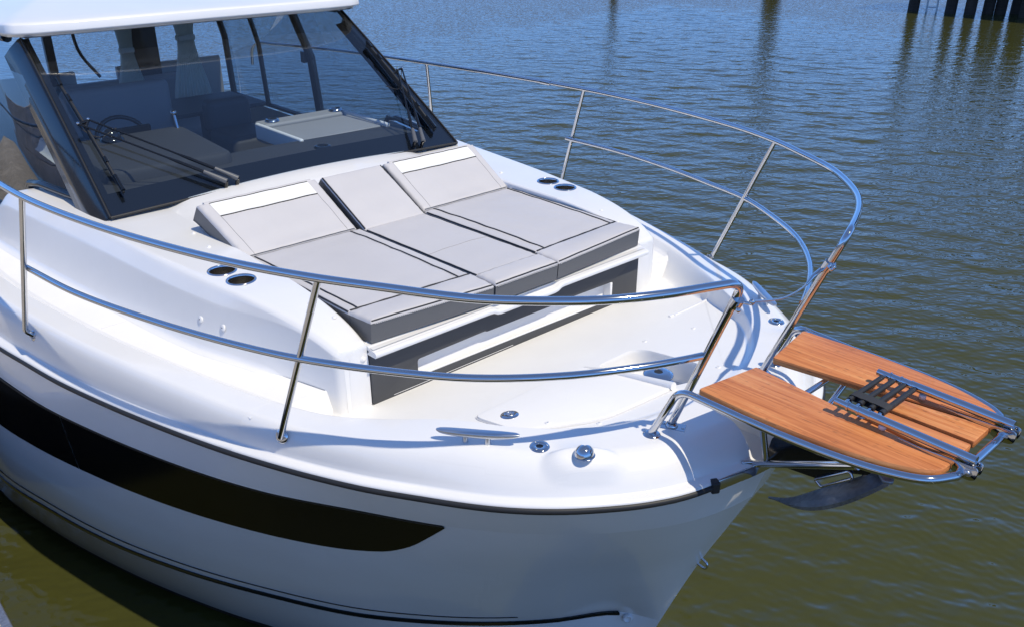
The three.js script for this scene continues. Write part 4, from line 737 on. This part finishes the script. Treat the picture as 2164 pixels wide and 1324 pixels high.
/* ================= loose things aboard ================= */
// pad with rounded, slightly crowned top: corners a (aft inner), b (aft outer), c (front outer), d (front inner), each [x, y, z] on the top
function padTop(a, b, c, d, r, crown, n = 26, dip = 0) {
  const A = V(...a), B = V(...b), Cc = V(...c), D = V(...d), nrm = Cc.clone().sub(A).cross(B.clone().sub(D)).normalize(); if (nrm.y < 0) nrm.negate();
  const us = Array.from({ length: n + 1 }, (_, i) => { const t = i / n * 2 - 1; return 0.5 + 0.5 * Math.sign(t) * (1 - Math.pow(1 - Math.abs(t), 2.2)); });
  const lu = (A.distanceTo(D) + B.distanceTo(Cc)) / 2, lv = (A.distanceTo(B) + D.distanceTo(Cc)) / 2, rows = [];
  for (const u of us) { const row = []; for (const v of us) {
    const p = A.clone().multiplyScalar((1 - u) * (1 - v)).addScaledVector(B, (1 - u) * v).addScaledVector(Cc, u * v).addScaledVector(D, u * (1 - v));
    const e = Math.min(u * lu, (1 - u) * lu, v * lv, (1 - v) * lv), dr = e < r ? r - Math.sqrt(Math.max(0, r * r - (r - e) * (r - e))) : 0;
    const wr = 0.0022 * (Math.sin(31 * p.x + 17 * p.z + 3) * Math.sin(23 * p.z - 11 * p.x)) * Math.min(1, e / 0.05);
    const run = Math.abs(e - Math.min(u * lu, (1 - u) * lu)) < 1e-9 ? v * lv : u * lu, pk = 0.0013 * Math.sin(run * 150 + 2.3 * Math.sin(run * 37)) * Math.exp(-Math.pow((e - 0.016) / 0.014, 2));
    p.addScaledVector(nrm, pk + crown * 16 * u * (1 - u) * v * (1 - v) - dr + wr - dip * Math.exp(-Math.pow((v - 0.5) / 0.3, 2)) * sstep(0, 0.2, u) * sstep(0, 0.2, 1 - u)); row.push([p.x, p.y, p.z]);
  } rows.push(row); }
  return { rows, g: sheet(rows) };
}
function padSide(rows, drop, inset = 0.004) {               // the band below the edge of a pad; drop(x, z) gives the lower edge
  const n = rows.length - 1, loop = [];
  for (let j = 0; j <= n; j++) loop.push(rows[0][j]); for (let i = 1; i <= n; i++) loop.push(rows[i][n]);
  for (let j = n - 1; j >= 0; j--) loop.push(rows[n][j]); for (let i = n - 1; i >= 0; i--) loop.push(rows[i][0]);
  const lo = loop.map(p => drop(p)), R = []; for (const t of [0, 0.12, 0.3, 0.5, 0.7, 0.88, 1]) R.push(loop.map((p, i) => { const b = Math.sin(Math.PI * t) * 0.006, q = lo[i]; const o = V(p[0] - 1.3, 0, p[2]).normalize(); return [lerp(p[0], q[0], t), lerp(p[1], q[1], t), lerp(p[2], q[2], t)]; }));
  return toCreasedNormals(sheet(R), 0.8);
}
function cushion(label, s, centre) {
  const t = thing('sun_pad_cushion', label, 'cushion', [1.35, -0.10, centre ? 0 : s * 0.5], 'cushions of the sun pad'), m = p => [p[0], p[1], s * p[2]];
  const bot = y => p => [p[0] + (p[0] > 1.8 ? -0.006 : 0), y, p[2]];
  let seat, bol, head;
  if (!centre) {
    seat = padTop(m([0.872, -0.030, 0.198]), m([0.872, -0.026, 0.802]), m([1.700, -0.013, 0.790]), m([1.738, -0.010, 0.192]), 0.014, 0.014);
    bol = padTop(m([1.728, -0.006, 0.192]), m([1.688, -0.012, 0.789]), m([1.846, 0.001, 0.786]), m([1.880, -0.010, 0.192]), 0.016, 0.007, 22);
    head = padTop(m([0.500, 0.148, 0.212]), m([0.500, 0.146, 0.850]), m([0.864, -0.026, 0.808]), m([0.862, -0.030, 0.206]), 0.018, 0.008, 30, 0.008);
  } else {
    seat = padTop([0.895, -0.034, -0.186], [0.895, -0.034, 0.186], [1.765, -0.012, 0.184], [1.765, -0.012, -0.184], 0.010, 0.006);
    bol = padTop([1.757, -0.004, -0.184], [1.757, -0.004, 0.184], [1.884, -0.008, 0.184], [1.884, -0.008, -0.184], 0.016, 0.007, 22);
    head = padTop([0.512, 0.150, -0.184], [0.512, 0.150, 0.184], [0.902, -0.032, 0.186], [0.902, -0.032, -0.186], 0.014, 0.006, 26);
  }
  part('seat_top', seat.g, M.vinyl, t); part('front_roll', bol.g, M.vinyl, t); const hd = part('headrest', head.g, M.vinyl, t);
  part('seat_side', padSide(seat.rows, bot(-0.105)), M.charcoal, t); part('roll_side', padSide(bol.rows, bot(-0.100)), M.charcoal, t);
  // wedge below the headrest
  const hs = padSide(head.rows, p => { const k = clamp((p[0] - 0.50) / 0.36); return [p[0] < 0.52 ? lerp(0.415, p[0], 0.1) : lerp(0.415, 0.86, sstep(0.50, 0.86, p[0])) , lerp(0.045, -0.10, sstep(0.0, 1, k)), p[2]]; });
  part('headrest_side', hs, M.charcoal, t);
  part('headrest_back', sheet([[m([0.422, 0.05, centre ? -0.184 : 0.214]), m([0.422, 0.05, centre ? 0.184 : 0.848])], [m([0.86, -0.098, centre ? -0.184 : 0.214]), m([0.86, -0.098, centre ? 0.184 : 0.808])]]), M.charcoal, t);
  // points on the pads for piping and strips
  const on = (P, u, v, h) => { const n = P.rows.length - 1, us = w => { let k = 0; const f = i => { const q = i / n * 2 - 1; return 0.5 + 0.5 * Math.sign(q) * (1 - Math.pow(1 - Math.abs(q), 2.2)); }; while (k < n - 1 && f(k + 1) < w) k++; return [k, (w - f(k)) / (f(k + 1) - f(k))]; }; const [i, a] = us(u), [j, b] = us(v), g = (p, q, k) => P.rows[p][q][k]; return [0, 1, 2].map(k => lerp(lerp(g(i, j, k), g(i, j + 1, k), b), lerp(g(i + 1, j, k), g(i + 1, j + 1, k), b), a) + (k === 1 ? h : 0)); };
  const run = (P, pts, r, h = 0.0005, n = 30) => { const o = []; for (let k = 0; k < pts.length - 1; k++) for (let i = k ? 1 : 0; i <= n; i++) o.push(on(P, lerp(pts[k][0], pts[k + 1][0], i / n), lerp(pts[k][1], pts[k + 1][1], i / n), h)); return tube(o, r, 8); };
  if (!centre) {
    part('piping', run(seat, [[0.01, 0.10], [0.985, 0.105]], 0.0042), M.piping, t); part('piping', run(seat, [[0.02, 0.955], [0.985, 0.925]], 0.0042), M.piping, t);
    part('piping', run(seat, [[0.988, 0.02], [0.988, 0.98]], 0.0048), M.piping, t);
    part('piping', run(seat, [[0.03, 0.006], [0.985, 0.006]], 0.004), M.piping, t); part('piping', run(seat, [[0.03, 0.994], [0.985, 0.994]], 0.004), M.piping, t);
    part('piping', run(head, [[0.985, 0.02], [0.985, 0.98]], 0.002), M.charcoal, t);
    part('stitch_line', run(seat, [[0.02, 0.115], [0.98, 0.118]], 0.0008, 0.0008), M.thread, t);
    // white strip between two dark seams
    const st = []; for (let i = 0; i <= 10; i++) { const r = []; for (let j = 0; j <= 30; j++) r.push(on(head, lerp(0.035, 0.275, i / 10), lerp(0.085, 0.915, j / 30), 0.0016)); st.push(r); }
    part('white_strip', sheet(st), M.vinylWhite, hd);
    part('strip_seam', run(head, [[0.032, 0.085], [0.032, 0.915]], 0.0034), M.piping, hd); part('strip_seam', run(head, [[0.28, 0.085], [0.28, 0.915]], 0.0034), M.piping, hd);
    part('stitch_line', run(head, [[0.28, 0.085], [0.98, 0.085]], 0.0012), M.seatGrey, hd); part('stitch_line', run(head, [[0.28, 0.915], [0.98, 0.915]], 0.0012), M.seatGrey, hd);
    // raised border round the headrest
    part('top_roll', run(head, [[0.012, 0.05], [0.012, 0.95]], 0.013, -0.004), M.vinyl, hd);
  } else {
    part('piping', run(head, [[0.02, 0.012], [0.985, 0.012]], 0.0042), M.piping, hd); part('piping', run(head, [[0.02, 0.988], [0.985, 0.988]], 0.0042), M.piping, hd);
    part('piping', run(seat, [[0.02, 0.012], [0.985, 0.012]], 0.004), M.piping, t); part('piping', run(seat, [[0.02, 0.988], [0.985, 0.988]], 0.004), M.piping, t);
    part('stitch_line', run(seat, [[0.59, 0.03], [0.59, 0.97]], 0.0014), M.seatGrey, t); part('stitch_line', run(seat, [[0.986, 0.03], [0.986, 0.97]], 0.0018), M.seatGrey, t);
  }
  // seam and stitches along the top of the front
  part('piping', run(bol, [[0.975, 0.01], [0.975, 0.99]], 0.0032), M.piping, t);
  const sts = []; for (let i = 0; i < 66; i++) { const a = on(bol, 0.992, 0.02 + 0.96 * i / 66, -0.006), b = on(bol, 0.992, 0.02 + 0.96 * (i + 0.6) / 66, -0.006); sts.push(tube([[a[0] + 0.005, a[1], a[2]], [b[0] + 0.005, b[1], b[2]]], 0.0011, 5)); }
  part('front_stitching', sts, M.thread, t);
  return t;
}
cushion('grey cushion with white headrest stripe on the side by the cleat and stepped hull', 1, false);
cushion('grey cushion with white headrest stripe beside the port rail and open water', -1, false);
cushion('plain grey middle cushion of the sun pad without white stripe', 1, true);

// anchor hanging in the bow roller
{
  const t = thing('anchor', 'grey galvanised plough anchor hanging under the teak platform', 'anchor', [3.35, -0.46, 0]);
  const C = smooth([[3.17, -0.462, 0.03], [3.26, -0.425, 0.03], [3.37, -0.345, 0.025], [3.47, -0.245, 0.02], [3.56, -0.135, 0.02]], 24), rows = [], under = [];
  C.forEach((p, i) => { const k = i / 24, w = 0.006 + 0.082 * Math.pow(Math.sin(Math.PI * Math.min(1, k * 0.66)), 1.5), tp = 0.12 + 0.88 * sstep(0, 0.4, k), c = 0.034 * Math.sin(Math.PI * (0.1 + 0.8 * k)) * tp; const r = [], q = []; for (let j = -6; j <= 6; j++) { const v = j / 6; r.push([p[0] + 0.02 * Math.abs(v) * k, p[1] + c * (1 - Math.pow(Math.abs(v), 1.25)) - 0.010 * tp * Math.abs(v), p[2] + v * w]); q.push([p[0] + 0.02 * Math.abs(v) * k + 0.006, p[1] + c * (1 - Math.pow(Math.abs(v), 1.25)) - 0.010 * tp * Math.abs(v) - 0.012 * tp, p[2] + v * w * 0.98]); } rows.push(r); under.push(q); });
  const edge = j => sheet([rows.map(r => r[j]), under.map(r => r[j])]);
  part('fluke', [sheet(rows), sheet(under), edge(0), edge(12), sheet([rows[0], under[0]]), sheet([rows[24], under[24]])], M.galv, t);
  part('shank', slab(roundPoly([[2.98, -0.188], [2.98, -0.155], [3.40, -0.135], [3.50, -0.145], [3.555, -0.20], [3.50, -0.255], [3.44, -0.29], [3.47, -0.22], [3.40, -0.178]], 0.015, 4), 0.018, 'xy', 0.0, 0.003), M.galv, t);
  for (const s of [1, -1]) part('fluke_wing', slab(roundPoly([[3.51, 0.02], [3.575, 0.03], [3.60, s > 0 ? 0.10 : 0.12], [3.575, 0.115], [3.53, 0.07]].map(([x, z]) => [x, s * z]), 0.008, 3), 0.012, 'xz', -0.132, 0.003), M.galv, t);
  part('shackle', tube(fillet([[2.99, -0.172, 0.016], [2.945, -0.170, 0.016], [2.945, -0.170, -0.016], [2.99, -0.172, -0.016]], 0.013, 5), 0.005, 8), M.steel, t);
}
// wire across the gate between the two rails
{
  const t = thing('gate_wire', 'thin steel lifeline wire hooked across the bow gate between the rails', 'wire', [3.12, 0.25, 0]);
  part('wire', tube(smooth([[3.155, 0.372, 0.285], [3.158, 0.362, 0.25], [3.15, 0.322, 0.10], [3.11, 0.285, -0.08], [3.085, 0.272, -0.17]], 30), 0.0035, 8), M.satin, t);
  part('turnbuckle', tube([[3.088, 0.273, -0.155], [3.085, 0.273, -0.17], [3.075, 0.280, -0.215], [3.07, 0.288, -0.275]], u => u < 0.15 ? 0.005 : 0.0085, 10), M.steel, t);
  part('pelican_hook', [tube(fillet([[3.072, 0.286, -0.272], [3.085, 0.294, -0.300], [3.105, 0.300, -0.296], [3.10, 0.312, -0.272]], 0.012, 5), 0.0055, 8), ball(0.009, 3.108, 0.306, -0.29)], M.steel, t);
  part('clamp', [tube([[3.120, 0.372, 0.300], [3.108, 0.344, 0.299]], 0.0205, 16), tube([[3.12, 0.362, 0.298], [3.165, 0.366, 0.290]], 0.0055, 8), ball(0.0095, 3.160, 0.372, 0.288), ball(0.008, 3.135, 0.345, 0.318)], M.steel, t);
  part('clamp', [tube([[3.091, 0.318, -0.298], [3.079, 0.288, -0.297]], 0.0205, 16), ball(0.009, 3.104, 0.30, -0.286)], M.steel, t);
}
// curtains in the saloon
function curtain(label, pts, top, tie, bot, w) {
  const t = thing('curtain', label, 'curtain', [pts[0], bot, pts[1]], 'saloon curtains'), rows = [];
  for (let i = 0; i <= 20; i++) { const k = i / 20, y = lerp(top, bot, k), q = k < tie ? lerp(1, 0.55, sstep(0, tie, k)) : lerp(0.55, 1.35, sstep(tie, 1, k)), r = []; for (let j = 0; j <= 60; j++) { const v = j / 60 - 0.5; r.push([pts[0] + 0.022 * Math.sin(j * 1.25) * (0.6 + 0.4 * k), y, pts[1] + v * w * q]); } rows.push(r); }
  part('cloth', sheet(rows), M.curtain, t);
  const yb = lerp(top, bot, tie); part('tie_back', box(0.07, 0.045, w * 0.6, pts[0], yb, pts[1], 0.012), M.curtain, t);
}
curtain('pale curtain gathered with a tie band beside the port saloon window', [-3.0, -0.66], 0.72, 0.36, -0.15, 0.25);
curtain('pale curtain hanging straight beside the dark saloon door frame', [-3.3, -0.27], 0.72, 0.5, -0.10, 0.19);
// paper roll on the dash
{
  const t = thing('towel', 'white folded towel lying beside the helm binnacle behind the windshield', 'towel', [-1.30, 0.0, 1.0]);
  const R = []; for (let i = 0; i <= 12; i++) { const r = []; for (let j = 0; j <= 16; j++) { const u = i / 12, v = j / 16; r.push([lerp(-1.52, -0.95, u) + 0.05 * v, 0.05 + 0.07 * Math.sin(Math.PI * v) * (1 - 0.4 * u) + 0.008 * Math.sin(v * 20), lerp(0.86, 1.02, v) + 0.02 * u]); } R.push(r); }
  part('cloth', sheet(R), M.white, t);
}

/* ================= surroundings ================= */
// timber quay on the starboard side, under the photographer
{
  const t = thing('quay', 'weathered timber quay close along the starboard hull', 'quay', [0, -Y0, 3.4]);
  const z0 = 2.142, y1 = -0.92;
  for (let i = 0; i < 110; i++) { const x = -9 + i * 0.146; part('deck_board', box(0.138, 0.035, 2.6, x, y1 - 0.018 + 0.003 * (hash(i, 1, 3) - 0.5), z0 + 0.03 + 1.3, 0.004), M.board, t, { shift: [hash(i, 2, 5), hash(i, 7, 5)], along: true }); }
  part('edge_beam', box(16.2, 0.20, 0.05, -1.0, y1 - 0.10, z0 + 0.026, 0.006), M.galv, t);
  for (let k = 0; k < 4; k++) part('wall_plank', box(16.2, 0.20, 0.05, -1.0, y1 - 0.31 - k * 0.208, z0 + 0.30 + 0.004 * (k % 2), 0.006), M.pile, t, { shift: [hash(k, 4, 4), 0] });
  for (let k = 0; k < 9; k++) part('pile', tube([[-8.6 + k * 1.95, -3.2, z0 + 0.16], [-8.6 + k * 1.95, y1 - 0.2, z0 + 0.16]], 0.1, 12), M.pile, t);
}
// granite retaining wall at the back of the quay, mirrored in the side window
{
  const t = thing('stone_wall', 'speckled granite block wall behind the timber quay', 'wall', [0, -0.94, 5.6]);
  for (let r = 0; r < 3; r++) for (let i = 0; i < 12; i++) { const x = -9 + i * 1.5 + (r % 2) * 0.7; part('stone_block', box(1.482, 0.512, 0.5, x, -0.66 + r * 0.53, 5.6 + 0.012 * (hash(i, r, 4) - 0.5), 0.018), M.granite, t, { shift: [hash(i, r, 8), hash(r, i, 8)] }); }
}
// old wooden jetty on the far side
{
  const t = thing('jetty', 'dark wooden jetty on round piles across the water', 'jetty', [-7, -Y0, -27.5]);
  for (const [x, z] of [[-8.58, -26.42], [-7.54, -26.7], [-7.01, -26.83], [-6.7, -27.4], [-6.42, -27.6], [-6.15, -28.1], [-5.6, -27.3], [-5.0, -28.0], [-4.4, -27.6], [-3.8, -28.4]]) part('pile', tube([[x, -3.2, z], [x + 0.03, -1.2, z + 0.02], [x + 0.04, 1.2, z]], q => 0.17 - 0.015 * q, 14), M.pile, t);
  for (let i = 0; i < 34; i++) part('deck_plank', box(0.17, 0.06, 2.6, -8.8 + i * 0.178, 0.62, -27.3, 0.006), M.pile, t, { shift: [hash(i, 3, 1), 0], along: true });
  part('beam', [box(6.2, 0.22, 0.18, -5.8, 0.46, -26.4, 0.01), box(6.2, 0.22, 0.18, -5.8, 0.46, -28.1, 0.01)], M.pile, t);
  const l = part('ladder_rail', tube([[-8.16, -2.4, -26.45], [-8.16, 1.0, -26.45]], 0.028, 8), M.paint, t); part('ladder_rail', tube([[-7.88, -2.4, -26.52], [-7.88, 1.0, -26.52]], 0.028, 8), M.paint, t);
  for (let k = 0; k < 10; k++) part('ladder_rung', tube([[-8.16, -2.2 + k * 0.3, -26.45], [-7.88, -2.2 + k * 0.3, -26.52]], 0.018, 8), M.paint, t);
}
// mooring dolphins that the water mirrors
for (const [x, z, h, n] of [[-18.8, -34.6, 5.0, 3], [-23.8, -29.2, 3.2, 1]]) {
  const t = thing('mooring_dolphin', n === 3 ? 'cluster of three timber mooring piles in the water beyond the bow' : 'single timber mooring pile in the water far off the port side', 'pile', [x, -Y0, z]);
  for (let k = 0; k < n; k++) { const a = k * 2.1; part('pile', tube([[x + 0.35 * Math.cos(a), -3.2, z + 0.35 * Math.sin(a)], [x + 0.12 * Math.cos(a), -1.75 + h, z + 0.12 * Math.sin(a)]], 0.17, 12), M.pile, t); }
}
// far bank with trees
{
  const rows = []; for (let i = 0; i <= 40; i++) { const x = -150 + i * 6.5, z = -52 - 4 * Math.sin(i * 0.7) - 0.22 * (x + 20); rows.push([[x, -2.4, z + 3], [x, -1.55, z], [x, -0.6, z - 2.5], [x, -0.3, z - 14], [x, 0.4, z - 90]]); }
  structure('far_bank', sheet(rows), M.soil);
  const leafGeo = (cx, cy, cz, rx, ry, n) => { const pos = []; for (let i = 0; i < n; i++) { let a, b, c; do { a = rnd() * 2 - 1; b = rnd() * 2 - 1; c = rnd() * 2 - 1; } while (a * a + b * b + c * c > 1); const k = 0.75 + 0.35 * Math.sin(5 * a + 3 * c) * Math.sin(4 * b), p = V(cx + a * rx * k, cy + b * ry, cz + c * rx * k), s = 0.28 + 0.3 * rnd(), u = V(rnd() - 0.5, rnd() - 0.5, rnd() - 0.5).normalize(), v = V(rnd() - 0.5, rnd() - 0.5, rnd() - 0.5).cross(u).normalize(); const q = [p.clone().addScaledVector(u, s), p.clone().addScaledVector(v, s * 0.5), p.clone().addScaledVector(u, -s), p.clone().addScaledVector(v, -s * 0.5)]; for (const w of [0, 1, 2, 0, 2, 3]) pos.push(q[w].x, q[w].y, q[w].z); } const g = new THREE.BufferGeometry(); g.setAttribute('position', new THREE.Float32BufferAttribute(pos, 3)); g.computeVertexNormals(); return g; };
  const spots = [[-11.5, -54, 8, 1], [-7.6, -50, 9, 0], [-3.6, -47, 11, 1], [0.6, -52, 12, 0], [5, -47, 11, 1], [10, -51, 12, 0]];
  spots.forEach(([x, z, h, k], i) => {
    const t = thing('bank_tree', k ? 'tall olive brown tree on the far bank across the water' : 'tall dark green tree on the far bank across the water', 'tree', [x, -1.2, z], k ? 'olive brown trees on the far bank' : 'dark green trees on the far bank');
    const tr = part('trunk', tube(smooth([[x, -1.6, z], [x + 0.2, h * 0.25, z], [x, h * 0.6, z + 0.2]], 10), q => 0.32 * (1 - 0.7 * q), 10), M.bark, t);
    for (let b = 0; b < 5; b++) { const a = b * 1.26 + i, y = h * (0.22 + 0.08 * b); part('limb', tube([[x, y, z], [x + Math.cos(a) * h * 0.2, y + h * 0.16, z + Math.sin(a) * h * 0.2]], q => 0.12 * (1 - 0.7 * q), 6), M.bark, tr); }
    const gs = []; for (let b = 0; b < 7; b++) { const a = b * 0.9 + i; gs.push(leafGeo(x + Math.cos(a) * h * 0.17 * (b ? 1 : 0), h * (0.40 + 0.075 * b), z + Math.sin(a) * h * 0.17 * (b ? 1 : 0), h * 0.2 * (1 - 0.05 * b), h * 0.17, 360)); }
    part('crown', gs, k ? M.leafDry : M.leaf, t);
  });
}

scene.traverse(o => { if (o.isMesh) { o.castShadow = o.name !== 'water'; o.receiveShadow = true; } });
renderer.render(scene, camera);
